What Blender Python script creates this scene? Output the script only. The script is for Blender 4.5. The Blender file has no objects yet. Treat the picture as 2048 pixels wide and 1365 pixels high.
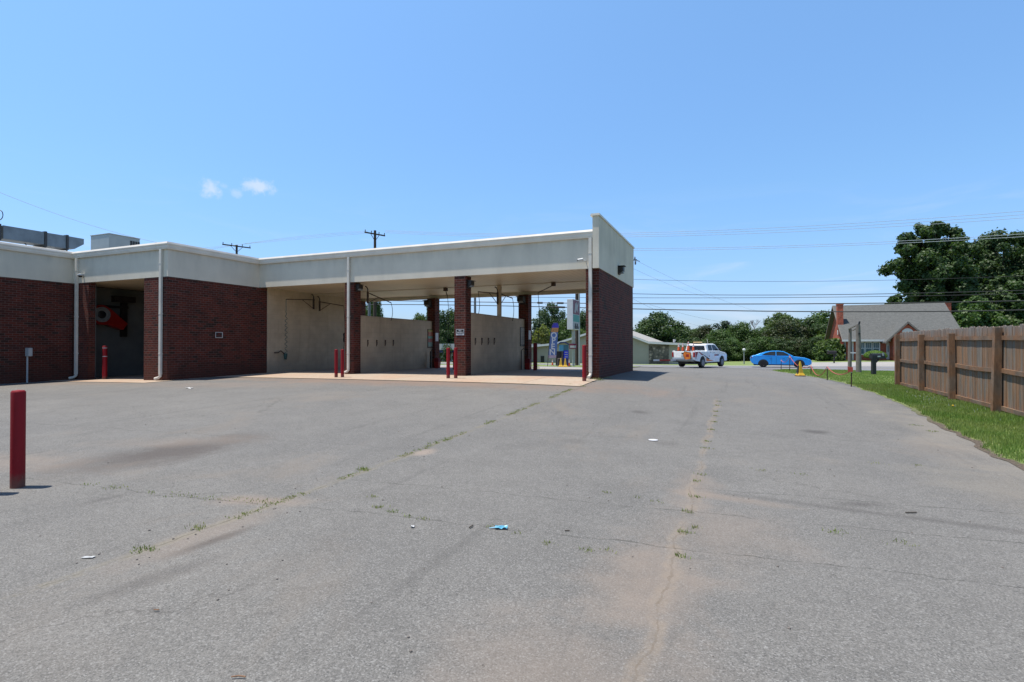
import bpy, math, random
import numpy as np
from mathutils import Vector, Matrix

S = bpy.context.scene
R = math.radians
# ------------------------------------------------------------------ camera
F = 1063.0                      # focal length in photograph pixels (2048 wide)
CX, HY = 1024.0, 692.0          # centre column, horizon row
CZ = 1.5                        # eye height
cy_, sy_ = 0.922, 0.387         # cos / sin of the camera's turn to the left of +Y
cam_d = bpy.data.cameras.new('camera')
cam_o = bpy.data.objects.new('camera', cam_d)
S.collection.objects.link(cam_o)
cam_d.sensor_width = 36.0
cam_d.lens = F / 2048 * 36.0
cam_d.clip_start = 0.05
cam_d.clip_end = 3000
cam_o.location = (0, 0, CZ)
cam_o.rotation_euler = (R(90) + math.atan((HY - 682.5) / F), 0, math.atan2(sy_, cy_))
S.camera = cam_o

# ------------------------------------------------------------------ light
SUN_EL = 74.0
sd = Vector((-.922 * math.cos(R(SUN_EL)), -.387 * math.cos(R(SUN_EL)), math.sin(R(SUN_EL))))
sun_d = bpy.data.lights.new('sun', 'SUN')
sun_d.energy = 5.0
sun_d.angle = R(0.53)
sun_d.color = (1.0, 0.945, 0.86)
sun_o = bpy.data.objects.new('sun', sun_d)
S.collection.objects.link(sun_o)
sun_o.rotation_euler = sd.to_track_quat('Z', 'Y').to_euler()
S.view_settings.view_transform = 'Standard'
S.view_settings.look = 'None'
S.view_settings.exposure = 0.5
S.view_settings.gamma = 1.0

# ------------------------------------------------------------------ node helpers
class NT:
    def __init__(s, tree):
        s.t = tree; s.n = tree.nodes; s.l = tree.links
    def new(s, typ, **kw):
        n = s.n.new(typ)
        for k, v in kw.items(): setattr(n, k, v)
        return n
    def put(s, sock, v):
        if isinstance(v, bpy.types.NodeSocket): s.l.new(v, sock)
        elif v is not None:
            if isinstance(v, (tuple, list)) and len(v) == 3 and sock.type == 'RGBA': v = (*v, 1)
            sock.default_value = v
    def m(s, op, a, b=None, c=None, clamp=False):
        n = s.new('ShaderNodeMath', operation=op, use_clamp=clamp)
        s.put(n.inputs[0], a); s.put(n.inputs[1], b); s.put(n.inputs[2], c)
        return n.outputs[0]
    def mix(s, f, a, b, mode='MIX'):
        n = s.new('ShaderNodeMix', data_type='RGBA', blend_type=mode)
        s.put(n.inputs['Factor'], f); s.put(n.inputs[6], a); s.put(n.inputs[7], b)
        return n.outputs[2]
    def pos(s):
        return s.new('ShaderNodeNewGeometry').outputs['Position']
    def obj(s):
        return s.new('ShaderNodeTexCoord').outputs['Object']
    def xyz(s, v):
        n = s.new('ShaderNodeSeparateXYZ'); s.put(n.inputs[0], v); return n.outputs
    def comb(s, x, y, z):
        n = s.new('ShaderNodeCombineXYZ'); s.put(n.inputs[0], x); s.put(n.inputs[1], y); s.put(n.inputs[2], z); return n.outputs[0]
    def noise(s, v, sc, det=3, rough=.55, dist=0):
        n = s.new('ShaderNodeTexNoise'); s.put(n.inputs['Vector'], v)
        n.inputs['Scale'].default_value = sc; n.inputs['Detail'].default_value = det
        n.inputs['Roughness'].default_value = rough; n.inputs['Distortion'].default_value = dist
        return n.outputs[0]
    def rng(s, v, a, b, c=0., d=1., smooth=False):
        n = s.new('ShaderNodeMapRange'); n.clamp = True
        if smooth: n.interpolation_type = 'SMOOTHSTEP'
        s.put(n.inputs[0], v)
        for i, q in enumerate((a, b, c, d)): s.put(n.inputs[i + 1], q)
        return n.outputs[0]
    def scale(s, v, xyz):
        n = s.new('ShaderNodeMapping'); s.put(n.inputs[0], v); n.inputs['Scale'].default_value = xyz; return n.outputs[0]
    def bump(s, h, st=.3, d=.01):
        n = s.new('ShaderNodeBump'); s.put(n.inputs['Height'], h)
        n.inputs['Strength'].default_value = st; n.inputs['Distance'].default_value = d
        return n.outputs[0]

def mat(name):
    m = bpy.data.materials.new(name); m.use_nodes = True
    t = NT(m.node_tree); b = m.node_tree.nodes['Principled BSDF']
    return m, t, b

KA = .66
def plain(name, col, rough=.6, metal=0., var=.12, sc=4., spec=.5, coat=0.):
    m, t, b = mat(name); col = tuple(c * KA for c in col)
    n = t.noise(t.obj(), sc, 4, .6)
    f = t.rng(n, .25, .75, 1 - var, 1 + var)
    c = t.mix(1.0, col, t.comb(f, f, f), 'MULTIPLY')
    t.put(b.inputs['Base Color'], c)
    t.put(b.inputs['Roughness'], t.rng(n, .2, .8, max(rough - .08, .02), min(rough + .08, 1)))
    b.inputs['Metallic'].default_value = metal
    b.inputs['Specular IOR Level'].default_value = spec
    b.inputs['Coat Weight'].default_value = coat
    return m

# ------------------------------------------------------------------ world
w = bpy.data.worlds.new('World'); S.world = w; w.use_nodes = True
T = NT(w.node_tree)
bg = w.node_tree.nodes['Background']
sky = T.new('ShaderNodeTexSky', sky_type='NISHITA')
sky.sun_disc = False
sky.sun_elevation = R(SUN_EL)
sky.sun_rotation = R(247.2)
sky.altitude = 200; sky.air_density = 1.3; sky.dust_density = .6; sky.ozone_density = 2.0
gen = T.new('ShaderNodeTexCoord').outputs['Generated']
def wdir(px, py):
    x = (px - CX) / F; z = (HY - py) / F
    v = Vector((cy_ * x - sy_, sy_ * x + cy_, z)); v.normalize(); return v
def cloud(px, py, rx, rz, dens):
    d = wdir(px, py); side = Vector((d.y, -d.x, 0)).normalized(); up = side.cross(d).normalized()
    def dot(v):
        n = T.new('ShaderNodeVectorMath', operation='DOT_PRODUCT'); T.put(n.inputs[0], gen); n.inputs[1].default_value = v; return n.outputs['Value']
    a = T.m('DIVIDE', dot(side), rx); b = T.m('DIVIDE', dot(up), rz)
    r = T.m('SQRT', T.m('ADD', T.m('MULTIPLY', a, a), T.m('MULTIPLY', b, b)))
    nz = T.noise(gen, 70, 6, .62)
    q = T.m('SUBTRACT', T.m('ADD', 1.0, T.m('MULTIPLY', T.m('SUBTRACT', nz, .5), 2.6)), r)
    f = T.rng(q, -.25, .95, 0, dens, True)
    return T.m('MULTIPLY', f, T.m('GREATER_THAN', dot(d), .5))
cl = cloud(418, 377, .016, .014, .6)
for a in ((515, 373, .025, .013, .65), (470, 386, .012, .007, .32), (446, 372, .008, .005, .2)):
    cl = T.m('MAXIMUM', cl, cloud(*a))
sv = T.scale(gen, (1.2, 1.2, 7))
wisp = T.rng(T.noise(sv, 3.2, 7, .6, .8), .48, .74, 0, .42, True)
low = T.rng(T.xyz(gen)[2], .03, .30, 1, 0, True)
cl = T.m('MAXIMUM', cl, T.m('MULTIPLY', wisp, low))
rp = T.new('ShaderNodeValToRGB'); T.put(rp.inputs[0], T.xyz(gen)[2])
el = rp.color_ramp.elements
for i, (p_, c_) in enumerate(((0.0, (.78, 1.02, 1.75)), (.08, (.84, 1.09, 1.70)), (.26, (1.05, 1.38, 1.70)), (.42, (1.22, 1.57, 1.86)), (.56, (1.36, 1.72, 1.95)), (.75, (1.0, 1.15, 1.3)), (1.0, (.85, .95, 1.1)))):
    e = el[i] if i < 2 else el.new(p_); e.position = p_; e.color = (c_[0] / 2, c_[1] / 2, c_[2] / 2, 1)
skyc = T.mix(1.0, T.mix(1.0, sky.outputs[0], rp.outputs[0], 'MULTIPLY'), (2, 2, 2), 'MULTIPLY')
skyc = T.mix(cl, skyc, (7.2, 7.9, 9.2))
T.put(bg.inputs[0], skyc)
bg.inputs[1].default_value = 0.078

# ------------------------------------------------------------------ placement helpers
def onY(px, Y):                 # X of the point seen in column px on the plane Y
    u = (px - CX) / F; return Y * (cy_ * u - sy_) / (sy_ * u + cy_)
def onX(px, X):                 # Y of the point seen in column px on the plane X
    u = (px - CX) / F; return X * (sy_ * u + cy_) / (cy_ * u - sy_)
def dep(X, Y): return cy_ * Y - sy_ * X
def hz(py, X, Y): return CZ + (HY - py) * dep(X, Y) / F
def at(px, Z):
    u = (px - CX) / F; return (cy_ * u * Z - sy_ * Z, sy_ * u * Z + cy_ * Z)

# ------------------------------------------------------------------ ground height
GP = np.array([(0,0,0),(-7,3.2,.03),(0,6,.02),(3.5,8,0),(5.2,13.6,.04),(5,21.4,.08),(2.8,28.6,.05),(6,32,0),(9,46,-.26),
 (-2.7,45.5,-.3),(0,16,.27),(-4,16.2,.46),(-8.8,16.2,.44),(-13.5,16.2,.41),(-18.2,16.2,.34),(-18.2,12.4,.28),(-23.6,12.4,.18),
 (-23.6,10.2,.17),(-8,22.5,.42),(-4,22.2,.46),(-13,22.5,.42),(-20,5,.1),(-15,0,0),(15,15,0),(20,30,-.05),(-8,30,.2),(-20,30,.2),
 (-30,45,-.3),(20,46,-.3),(-10,50,-.32),(6,50,-.32),(30,50,-.3),(-40,50,-.4),(-5,64,-.57),(-30,64,-.57),(15,70,-.05),(30,70,-.05),
 (0,-6,0),(-12,-6,0),(12,-6,0),(-30,0,0),(5,57,-.34),(20,57,-.2),(0,90,-.8),(-40,90,-.8),(40,90,-.3),(-60,20,0),(60,20,0)], float)
def _U(r2): return np.where(r2 > 1e-9, r2 * np.log(np.maximum(r2, 1e-9)), 0)
_n = len(GP)
_K = _U(((GP[:, None, :2] - GP[None, :, :2]) ** 2).sum(-1)) + np.eye(_n) * 4.0
_P = np.c_[np.ones(_n), GP[:, :2]]
_A = np.block([[_K, _P], [_P.T, np.zeros((3, 3))]])
_W = np.linalg.solve(_A, np.r_[GP[:, 2], 0, 0, 0])
def gh(x, y):
    x = np.asarray(x, float); y = np.asarray(y, float)
    sh = np.broadcast(x, y).shape
    q = np.stack([np.broadcast_to(x, sh).ravel(), np.broadcast_to(y, sh).ravel()], -1)
    out = np.empty(len(q))
    for i in range(0, len(q), 20000):
        c = q[i:i + 20000]
        out[i:i + 20000] = _U(((c[:, None] - GP[None, :, :2]) ** 2).sum(-1)) @ _W[:_n] + _W[_n] + c @ _W[_n + 1:]
    d = np.hypot(q[:, 0], q[:, 1] - 35)
    k = np.clip((d - 45) / 45, 0, 1); k = k * k * (3 - 2 * k)
    out = out * (1 - k) - .55 * k
    out = np.clip(out, -1.2, .6).reshape(sh)
    return float(out) if out.ndim == 0 else out

# ------------------------------------------------------------------ object helpers
COL = S.collection
def link(o): COL.objects.link(o); return o
def tag(o, label=None, cat=None, group=None, kind=None):
    if label: o['label'] = label
    if cat: o['category'] = cat
    if group: o['group'] = group
    if kind: o['kind'] = kind
    return o
def empty(name, loc=(0, 0, 0), rz=0, label=None, cat=None, group=None):
    o = bpy.data.objects.new(name, None); o.location = loc; o.rotation_euler = (0, 0, rz)
    o.empty_display_size = .2
    link(o); return tag(o, label, cat, group)

class MB:
    def __init__(s): s.v = []; s.f = []
    def add(s, vs, fs):
        k = len(s.v); s.v += [tuple(p) for p in vs]; s.f += [tuple(i + k for i in f) for f in fs]; return s
    def box(s, x0, x1, y0, y1, z0, z1):
        return s.add([(x0,y0,z0),(x1,y0,z0),(x1,y1,z0),(x0,y1,z0),(x0,y0,z1),(x1,y0,z1),(x1,y1,z1),(x0,y1,z1)],
                     [(0,3,2,1),(4,5,6,7),(0,1,5,4),(1,2,6,5),(2,3,7,6),(3,0,4,7)])
    def bar(s, a, b, wx, wz=None, up=(0, 0, 1)):
        a = Vector(a); b = Vector(b); d = (b - a).normalized(); wz = wz or wx
        u = Vector(up)
        if abs(d.dot(u)) > .95: u = Vector((0, 1, 0))
        sx = d.cross(u).normalized() * wx / 2; sz = sx.cross(d).normalized() * wz / 2
        vs = [a - sx - sz, a + sx - sz, a + sx + sz, a - sx + sz, b - sx - sz, b + sx - sz, b + sx + sz, b - sx + sz]
        return s.add(vs, [(0,1,2,3),(7,6,5,4),(0,4,5,1),(1,5,6,2),(2,6,7,3),(3,7,4,0)])
    def tube(s, pts, r, n=8, cap=True):
        pts = [Vector(p) for p in pts]; rs = r if isinstance(r, (list, tuple)) else [r] * len(pts)
        k = len(s.v); prev = None
        for i, p in enumerate(pts):
            d = (pts[min(i + 1, len(pts) - 1)] - pts[max(i - 1, 0)]).normalized()
            if prev is None:
                u = Vector((0, 0, 1)) if abs(d.z) < .9 else Vector((1, 0, 0))
                u = (u - d * u.dot(d)).normalized()
            else:
                u = prev - d * prev.dot(d)
                u = u.normalized() if u.length > 1e-6 else Vector((1, 0, 0))
            prev = u; v = d.cross(u)
            for j in range(n):
                a = 2 * math.pi * j / n
                s.v.append(tuple(p + (u * math.cos(a) + v * math.sin(a)) * rs[i]))
        for i in range(len(pts) - 1):
            for j in range(n):
                a = k + i * n + j; b = k + i * n + (j + 1) % n
                s.f.append((a, b, b + n, a + n))
        if cap:
            s.f.append(tuple(k + j for j in reversed(range(n))))
            s.f.append(tuple(k + (len(pts) - 1) * n + j for j in range(n)))
        return s
    def lathe(s, prof, c=(0, 0, 0), n=20, axis='z'):
        k = len(s.v)
        for r, h in prof:
            for j in range(n):
                a = 2 * math.pi * j / n; x, y = r * math.cos(a), r * math.sin(a)
                p = (x, y, h) if axis == 'z' else ((h, x, y) if axis == 'x' else (y, h, x))
                s.v.append((p[0] + c[0], p[1] + c[1], p[2] + c[2]))
        for i in range(len(prof) - 1):
            for j in range(n):
                a = k + i * n + j; b = k + i * n + (j + 1) % n
                s.f.append((a, b, b + n, a + n))
        s.f.append(tuple(k + j for j in reversed(range(n))))
        s.f.append(tuple(k + (len(prof) - 1) * n + j for j in range(n)))
        return s
    def prism(s, poly, a, b, plane='xz'):           # outline extruded from a to b along the third axis
        n = len(poly)
        def P(p, t): return (p[0], t, p[1]) if plane == 'xz' else ((t, p[0], p[1]) if plane == 'yz' else (p[0], p[1], t))
        vs = [P(p, a) for p in poly] + [P(p, b) for p in poly]
        fs = [tuple(range(n)), tuple(reversed(range(n, 2 * n)))]
        for i in range(n): j = (i + 1) % n; fs.append((j, i, i + n, j + n))
        return s.add(vs, fs)
    def slices(s, polys, ys, plane='xz'):            # same outline count at several depths, capped
        n = len(polys[0]); k = len(s.v)
        for p, y in zip(polys, ys):
            for q in p: s.v.append((q[0], y, q[1]) if plane == 'xz' else ((y, q[0], q[1]) if plane == 'yz' else (q[0], q[1], y)))
        for i in range(len(polys) - 1):
            for j in range(n):
                a = k + i * n + j; b = k + i * n + (j + 1) % n
                s.f.append((a, b, b + n, a + n))
        s.f.append(tuple(k + j for j in range(n))); s.f.append(tuple(k + (len(polys) - 1) * n + j for j in reversed(range(n))))
        return s
    def build(s, name, m, parent=None, smooth=False, bevel=0, label=None, fix=True):
        me = bpy.data.meshes.new(name); me.from_pydata(s.v, [], s.f); me.update()
        if fix:
            import bmesh
            bm = bmesh.new(); bm.from_mesh(me); bmesh.ops.recalc_face_normals(bm, faces=bm.faces); bm.to_mesh(me); bm.free()
        me.materials.append(m)
        if smooth:
            for p in me.polygons: p.use_smooth = True
        o = bpy.data.objects.new(name, me); link(o)
        if parent: o.parent = parent
        if bevel:
            b = o.modifiers.new('bevel', 'BEVEL'); b.width = bevel; b.segments = 2; b.limit_method = 'ANGLE'; b.angle_limit = R(40)
        if smooth:
            try: me.set_sharp_from_angle(angle=R(40))
            except Exception: pass
        if label: o['label'] = label
        return o

def mesh_np(name, v, quads, m, parent=None):
    me = bpy.data.meshes.new(name)
    nv, (nf, k) = len(v), quads.shape
    me.vertices.add(nv); me.vertices.foreach_set('co', v.astype(np.float32).ravel())
    me.loops.add(nf * k); me.loops.foreach_set('vertex_index', quads.astype(np.int32).ravel())
    me.polygons.add(nf); me.polygons.foreach_set('loop_start', np.arange(0, nf * k, k, dtype=np.int32))
    me.update(calc_edges=True); me.validate()
    me.materials.append(m)
    o = bpy.data.objects.new(name, me); link(o)
    if parent: o.parent = parent
    return o

def copy_tree(o, parent=None, loc=None, rz=None):
    kids = [c for c in bpy.data.objects if c.parent == o]
    c = o.copy(); link(c); c.parent = parent
    if loc is not None: c.location = loc
    if rz is not None: c.rotation_euler = (0, 0, rz)
    for k in kids: copy_tree(k, c)
    return c

def text(s, size, m, name, parent=None, loc=(0, 0, 0), rot=(R(90), 0, 0), ext=.004, bold=.0):
    cu = bpy.data.curves.new(name, 'FONT'); cu.body = s; cu.size = size; cu.align_x = 'CENTER'; cu.align_y = 'CENTER'
    cu.extrude = ext; cu.offset = bold
    to = bpy.data.objects.new(name, cu); link(to)
    dg = bpy.context.evaluated_depsgraph_get(); dg.update()
    me = bpy.data.meshes.new_from_object(to.evaluated_get(dg))
    bpy.data.objects.remove(to); me.materials.clear(); me.materials.append(m)
    o = bpy.data.objects.new(name, me); link(o); o.location = loc; o.rotation_euler = rot
    if parent: o.parent = parent
    return o

def sheet(name, xs, ys, off, m, kind='structure', xf=None):
    xs = np.asarray(xs, float); ys = np.asarray(ys, float)
    X, Y = np.meshgrid(xs, ys)
    if xf is not None: X = xf(X, Y)
    Z = gh(X, Y) + off
    v = np.stack([X, Y, Z], -1).reshape(-1, 3)
    ny, nx = X.shape
    i = (np.arange(ny - 1)[:, None] * nx + np.arange(nx - 1)[None]).ravel()
    q = np.stack([i, i + 1, i + 1 + nx, i + nx], -1)
    o = mesh_np(name, v, q, m)
    for p in o.data.polygons: p.use_smooth = True
    return tag(o, kind=kind)

# ------------------------------------------------------------------ materials
def brick_mat(name, c1, c2, mortar, bw=.215, rh=.081, dark=.35, stain=True):
    m, t, b = mat(name)
    P = t.obj(); x, y, z = t.xyz(P)
    nrm = t.new('ShaderNodeNewGeometry').outputs['True Normal']
    nx = t.m('GREATER_THAN', t.m('ABSOLUTE', t.xyz(nrm)[0]), .7)
    h = t.m('ADD', t.m('MULTIPLY', x, t.m('SUBTRACT', 1.0, nx)), t.m('MULTIPLY', y, nx))
    v = t.comb(h, z, 0.0)
    br = t.new('ShaderNodeTexBrick'); t.put(br.inputs['Vector'], v)
    br.offset = .5
    br.inputs['Scale'].default_value = 1; br.inputs['Mortar Size'].default_value = .0068
    br.inputs['Mortar Smooth'].default_value = .2; br.inputs['Bias'].default_value = 0
    br.inputs['Brick Width'].default_value = bw; br.inputs['Row Height'].default_value = rh
    t.put(br.inputs['Color1'], c1); t.put(br.inputs['Color2'], c2); t.put(br.inputs['Mortar'], mortar)
    # per-brick darker burnt bricks
    br2 = t.new('ShaderNodeTexBrick'); t.put(br2.inputs['Vector'], v); br2.offset = .5
    br2.inputs['Scale'].default_value = 1; br2.inputs['Mortar Size'].default_value = 0
    br2.inputs['Brick Width'].default_value = bw; br2.inputs['Row Height'].default_value = rh; br2.inputs['Bias'].default_value = -.1
    t.put(br2.inputs['Color1'], (0, 0, 0)); t.put(br2.inputs['Color2'], (1, 1, 1))
    burnt = t.rng(t.m('ADD', br2.outputs[0], t.m('MULTIPLY', t.noise(P, 1.1, 3), .5)), 1.0, 1.12, 0, 1)
    notm = t.m('SUBTRACT', 1.0, br.outputs['Fac'])
    c = t.mix(t.m('MULTIPLY', t.m('MULTIPLY', burnt, notm), .75), br.outputs[0], (c1[0] * dark * .6, c1[1] * .6, c1[2] * .7))
    f = t.rng(t.noise(P, 2.3, 5, .65), .3, .7, .78, 1.22)
    c = t.mix(1.0, c, t.comb(f, f, f), 'MULTIPLY')
    fg = t.rng(t.noise(P, 60, 3, .6), .3, .7, .88, 1.12)
    c = t.mix(1.0, c, t.comb(fg, fg, fg), 'MULTIPLY')
    ef = t.rng(t.noise(t.scale(P, (1.3, 1.3, .6)), 1, 6, .7), .56, .74, 0, .22, True); c = t.mix(ef, c, (.13, .10, .09))
    if stain:                                    # clay splashed on the lowest courses
        k = t.rng(t.m('ADD', z, t.m('MULTIPLY', t.noise(P, 3, 4), .7)), .75, 1.5, .55, 0, True)
        c = t.mix(k, c, (.075, .024, .014))
    t.put(b.inputs['Base Color'], c); b.inputs['Roughness'].default_value = .85
    b.inputs['Specular IOR Level'].default_value = .3
    t.put(b.inputs['Normal'], t.bump(t.m('ADD', notm, t.m('MULTIPLY', t.noise(P, 90, 3), .5)), .5, .006))
    return m
M = {}
M['brick'] = brick_mat('dark_red_brick', (.104, .0175, .0090), (.050, .0105, .0065), (.125, .080, .064))
M['house_brick'] = brick_mat('orange_red_brick', (.40, .085, .045), (.28, .060, .034), (.28, .15, .11), dark=.6, stain=False)

def stucco():
    m, t, b = mat('cream_stucco'); P = t.obj(); x, y, z = t.xyz(P)
    base = (.64, .575, .465)
    st = t.noise(t.scale(P, (2.2, 2.2, .5)), 1.0, 6, .6)
    c = t.mix(t.rng(st, .40, .78, 0, .28, True), base, (.42, .38, .31))
    f = t.rng(t.noise(P, .9, 4), .3, .7, .92, 1.07); c = t.mix(1.0, c, t.comb(f, f, f), 'MULTIPLY')
    drip = t.m('MULTIPLY', t.rng(z, 4.45, 4.86, 0, 1, True), t.rng(t.noise(t.scale(P, (5, 5, .5)), 1, 5), .42, .75, .1, .35))
    c = t.mix(drip, c, (.22, .20, .17))
    t.put(b.inputs['Base Color'], c); b.inputs['Roughness'].default_value = .9
    t.put(b.inputs['Normal'], t.bump(t.noise(P, 120, 3, .7), .25, .004))
    return m
M['stucco'] = stucco()
def cmu():
    m, t, b = mat('painted_block'); P = t.obj(); x, y, z = t.xyz(P)
    nrm = t.new('ShaderNodeNewGeometry').outputs['True Normal']
    nx = t.m('GREATER_THAN', t.m('ABSOLUTE', t.xyz(nrm)[0]), .7)
    h = t.m('ADD', t.m('MULTIPLY', x, t.m('SUBTRACT', 1.0, nx)), t.m('MULTIPLY', y, nx))
    br = t.new('ShaderNodeTexBrick'); t.put(br.inputs['Vector'], t.comb(h, z, 0.0)); br.offset = .5
    br.inputs['Scale'].default_value = 1; br.inputs['Mortar Size'].default_value = .006; br.inputs['Mortar Smooth'].default_value = .6
    br.inputs['Brick Width'].default_value = .406; br.inputs['Row Height'].default_value = .2032
    t.put(br.inputs['Color1'], (.50, .385, .260)); t.put(br.inputs['Color2'], (.47, .36, .245)); t.put(br.inputs['Mortar'], (.38, .30, .215))
    c = br.outputs[0]
    f = t.rng(t.noise(P, 1.4, 5, .65), .3, .7, .82, 1.1); c = t.mix(1.0, c, t.comb(f, f, f), 'MULTIPLY')
    run = t.rng(t.noise(t.scale(P, (5, 5, .4)), 1, 4), .5, .75, 0, .4, True); c = t.mix(run, c, (.30, .22, .14))
    k = t.rng(t.m('ADD', z, t.m('MULTIPLY', t.noise(P, 2.5, 4), .8)), .75, 1.7, .55, 0, True)
    c = t.mix(k, c, (.22, .165, .125))
    t.put(b.inputs['Base Color'], c); b.inputs['Roughness'].default_value = .65
    t.put(b.inputs['Normal'], t.bump(t.m('ADD', t.m('SUBTRACT', 1.0, br.outputs['Fac']), t.m('MULTIPLY', t.noise(P, 70, 3), .3)), .35, .005))
    return m
M['cmu'] = cmu()
def ceil():
    m, t, b = mat('soffit_panel'); P = t.obj(); x, y, z = t.xyz(P)
    fr = t.m('FRACT', t.m('DIVIDE', x, .203)); ln = t.rng(t.m('ABSOLUTE', t.m('SUBTRACT', fr, .5)), .43, .49, 0, 1)
    c = t.mix(t.m('MULTIPLY', ln, .55), (.64, .52, .35), (.30, .22, .13))
    f = t.rng(t.noise(P, .7, 4), .3, .7, .88, 1.08); c = t.mix(1.0, c, t.comb(f, f, f), 'MULTIPLY')
    t.put(b.inputs['Base Color'], c); b.inputs['Roughness'].default_value = .5
    t.put(b.inputs['Normal'], t.bump(t.m('SUBTRACT', 1.0, ln), .5, .01))
    return m
M['ceil'] = ceil()
M['trim'] = plain('cream_metal_trim', (1.02, .93, .80), .45, 0, .10, 2)
M['spout'] = plain('cream_downspout_metal', (.92, .84, .72), .45, 0, .12, 3)
M['dark_block'] = plain('shaded_tunnel_block', (.20, .195, .18), .8, 0, .25, 1.2)  # tunnel walls: the dim interior's shade is put into the block colour
M['roof_mem'] = plain('pale_roof_membrane', (.5, .5, .48), .8, 0, .2, 1)
M['galv'] = plain('galvanized_duct', (.22, .27, .31), .5, .4, .3, 2.5)
M['galv_dark'] = plain('duct_flange', (.05, .055, .06), .6, .2, .3, 6)
M['hvac'] = plain('hvac_paint', (.40, .45, .45), .5, .1, .12, 3)
M['black'] = plain('black_plastic', (.015, .015, .017), .5, 0, .2, 8)
M['dark'] = plain('dark_bronze_metal', (.045, .035, .03), .5, .3, .25, 8)
M['rust'] = plain('rusty_steel', (.09, .05, .032), .7, .2, .4, 9)
def redpaint():
    m, t, b = mat('bollard_red_paint'); P = t.obj(); z = t.xyz(P)[2]
    f = t.rng(t.noise(t.scale(P, (6, 6, 1.5)), 1, 5, .65), .3, .7, .78, 1.15)
    c = t.mix(1.0, (.235, .0055, .010), t.comb(f, f, f), 'MULTIPLY')
    sc = t.rng(t.noise(t.scale(P, (30, 30, 7)), 1, 4, .75), .66, .72, 0, .6); c = t.mix(sc, c, (.30, .17, .15))
    k = t.rng(t.m('ADD', z, t.m('MULTIPLY', t.noise(P, 14, 4), .16)), .10, .24, .75, 0, True); c = t.mix(k, c, (.13, .08, .055))
    t.put(b.inputs['Base Color'], c); b.inputs['Roughness'].default_value = .6; b.inputs['Specular IOR Level'].default_value = .25
    return m
M['red'] = redpaint()
M['red_dk'] = plain('faded_red_paint', (.20, .008, .012), .6, 0, .15, 5, spec=.25)
M['fire'] = plain('blower_red_paint', (.42, .018, .012), .35, 0, .1, 4)
M['white'] = plain('white_paint', (.78, .78, .77), .5, 0, .06, 4)
M['whiteref'] = plain('white_tape', (.8, .78, .78), .4, 0, .05, 9)
M['grey'] = plain('grey_paint', (.30, .31, .31), .6, 0, .12, 5)
M['lgrey'] = plain('light_grey_paint', (.52, .53, .53), .6, 0, .1, 5)
M['green_hose'] = plain('green_hose', (.03, .10, .09), .5, 0, .2, 9)
M['yellow'] = plain('yellow_plastic', (.75, .46, .02), .5, 0, .12, 6)
M['orange'] = plain('orange_plastic', (.85, .12, .02), .5, 0, .08, 6)
M['chain'] = plain('red_plastic_chain', (.62, .10, .06), .5, 0, .2, 12)
M['cable'] = plain('black_cable', (.03, .032, .036), .7, 0, .1, 2)
M['thincable'] = plain('grey_cable', (.55, .60, .68), .6, 0, .1, 2)
M['pole'] = plain('creosote_pole', (.075, .05, .037), .9, 0, .3, 3)
M['post'] = plain('weathered_post', (.22, .19, .165), .9, 0, .3, 5)
M['insul'] = plain('grey_insulator', (.16, .16, .17), .4, 0, .1, 5)

def glass(name, col=(.02, .025, .03), rough=.06):
    m, t, b = mat(name); b.inputs['Roughness'].default_value = rough
    n = t.noise(t.obj(), 2, 2); f = t.rng(n, .3, .7, .8, 1.2)
    t.put(b.inputs['Base Color'], t.mix(1.0, col, t.comb(f, f, f), 'MULTIPLY'))
    b.inputs['Specular IOR Level'].default_value = .25
    return m
M['glass'] = glass('dark_window_glass')
M['house_glass'] = glass('house_window_glass', (.06, .10, .12), .12)

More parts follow.
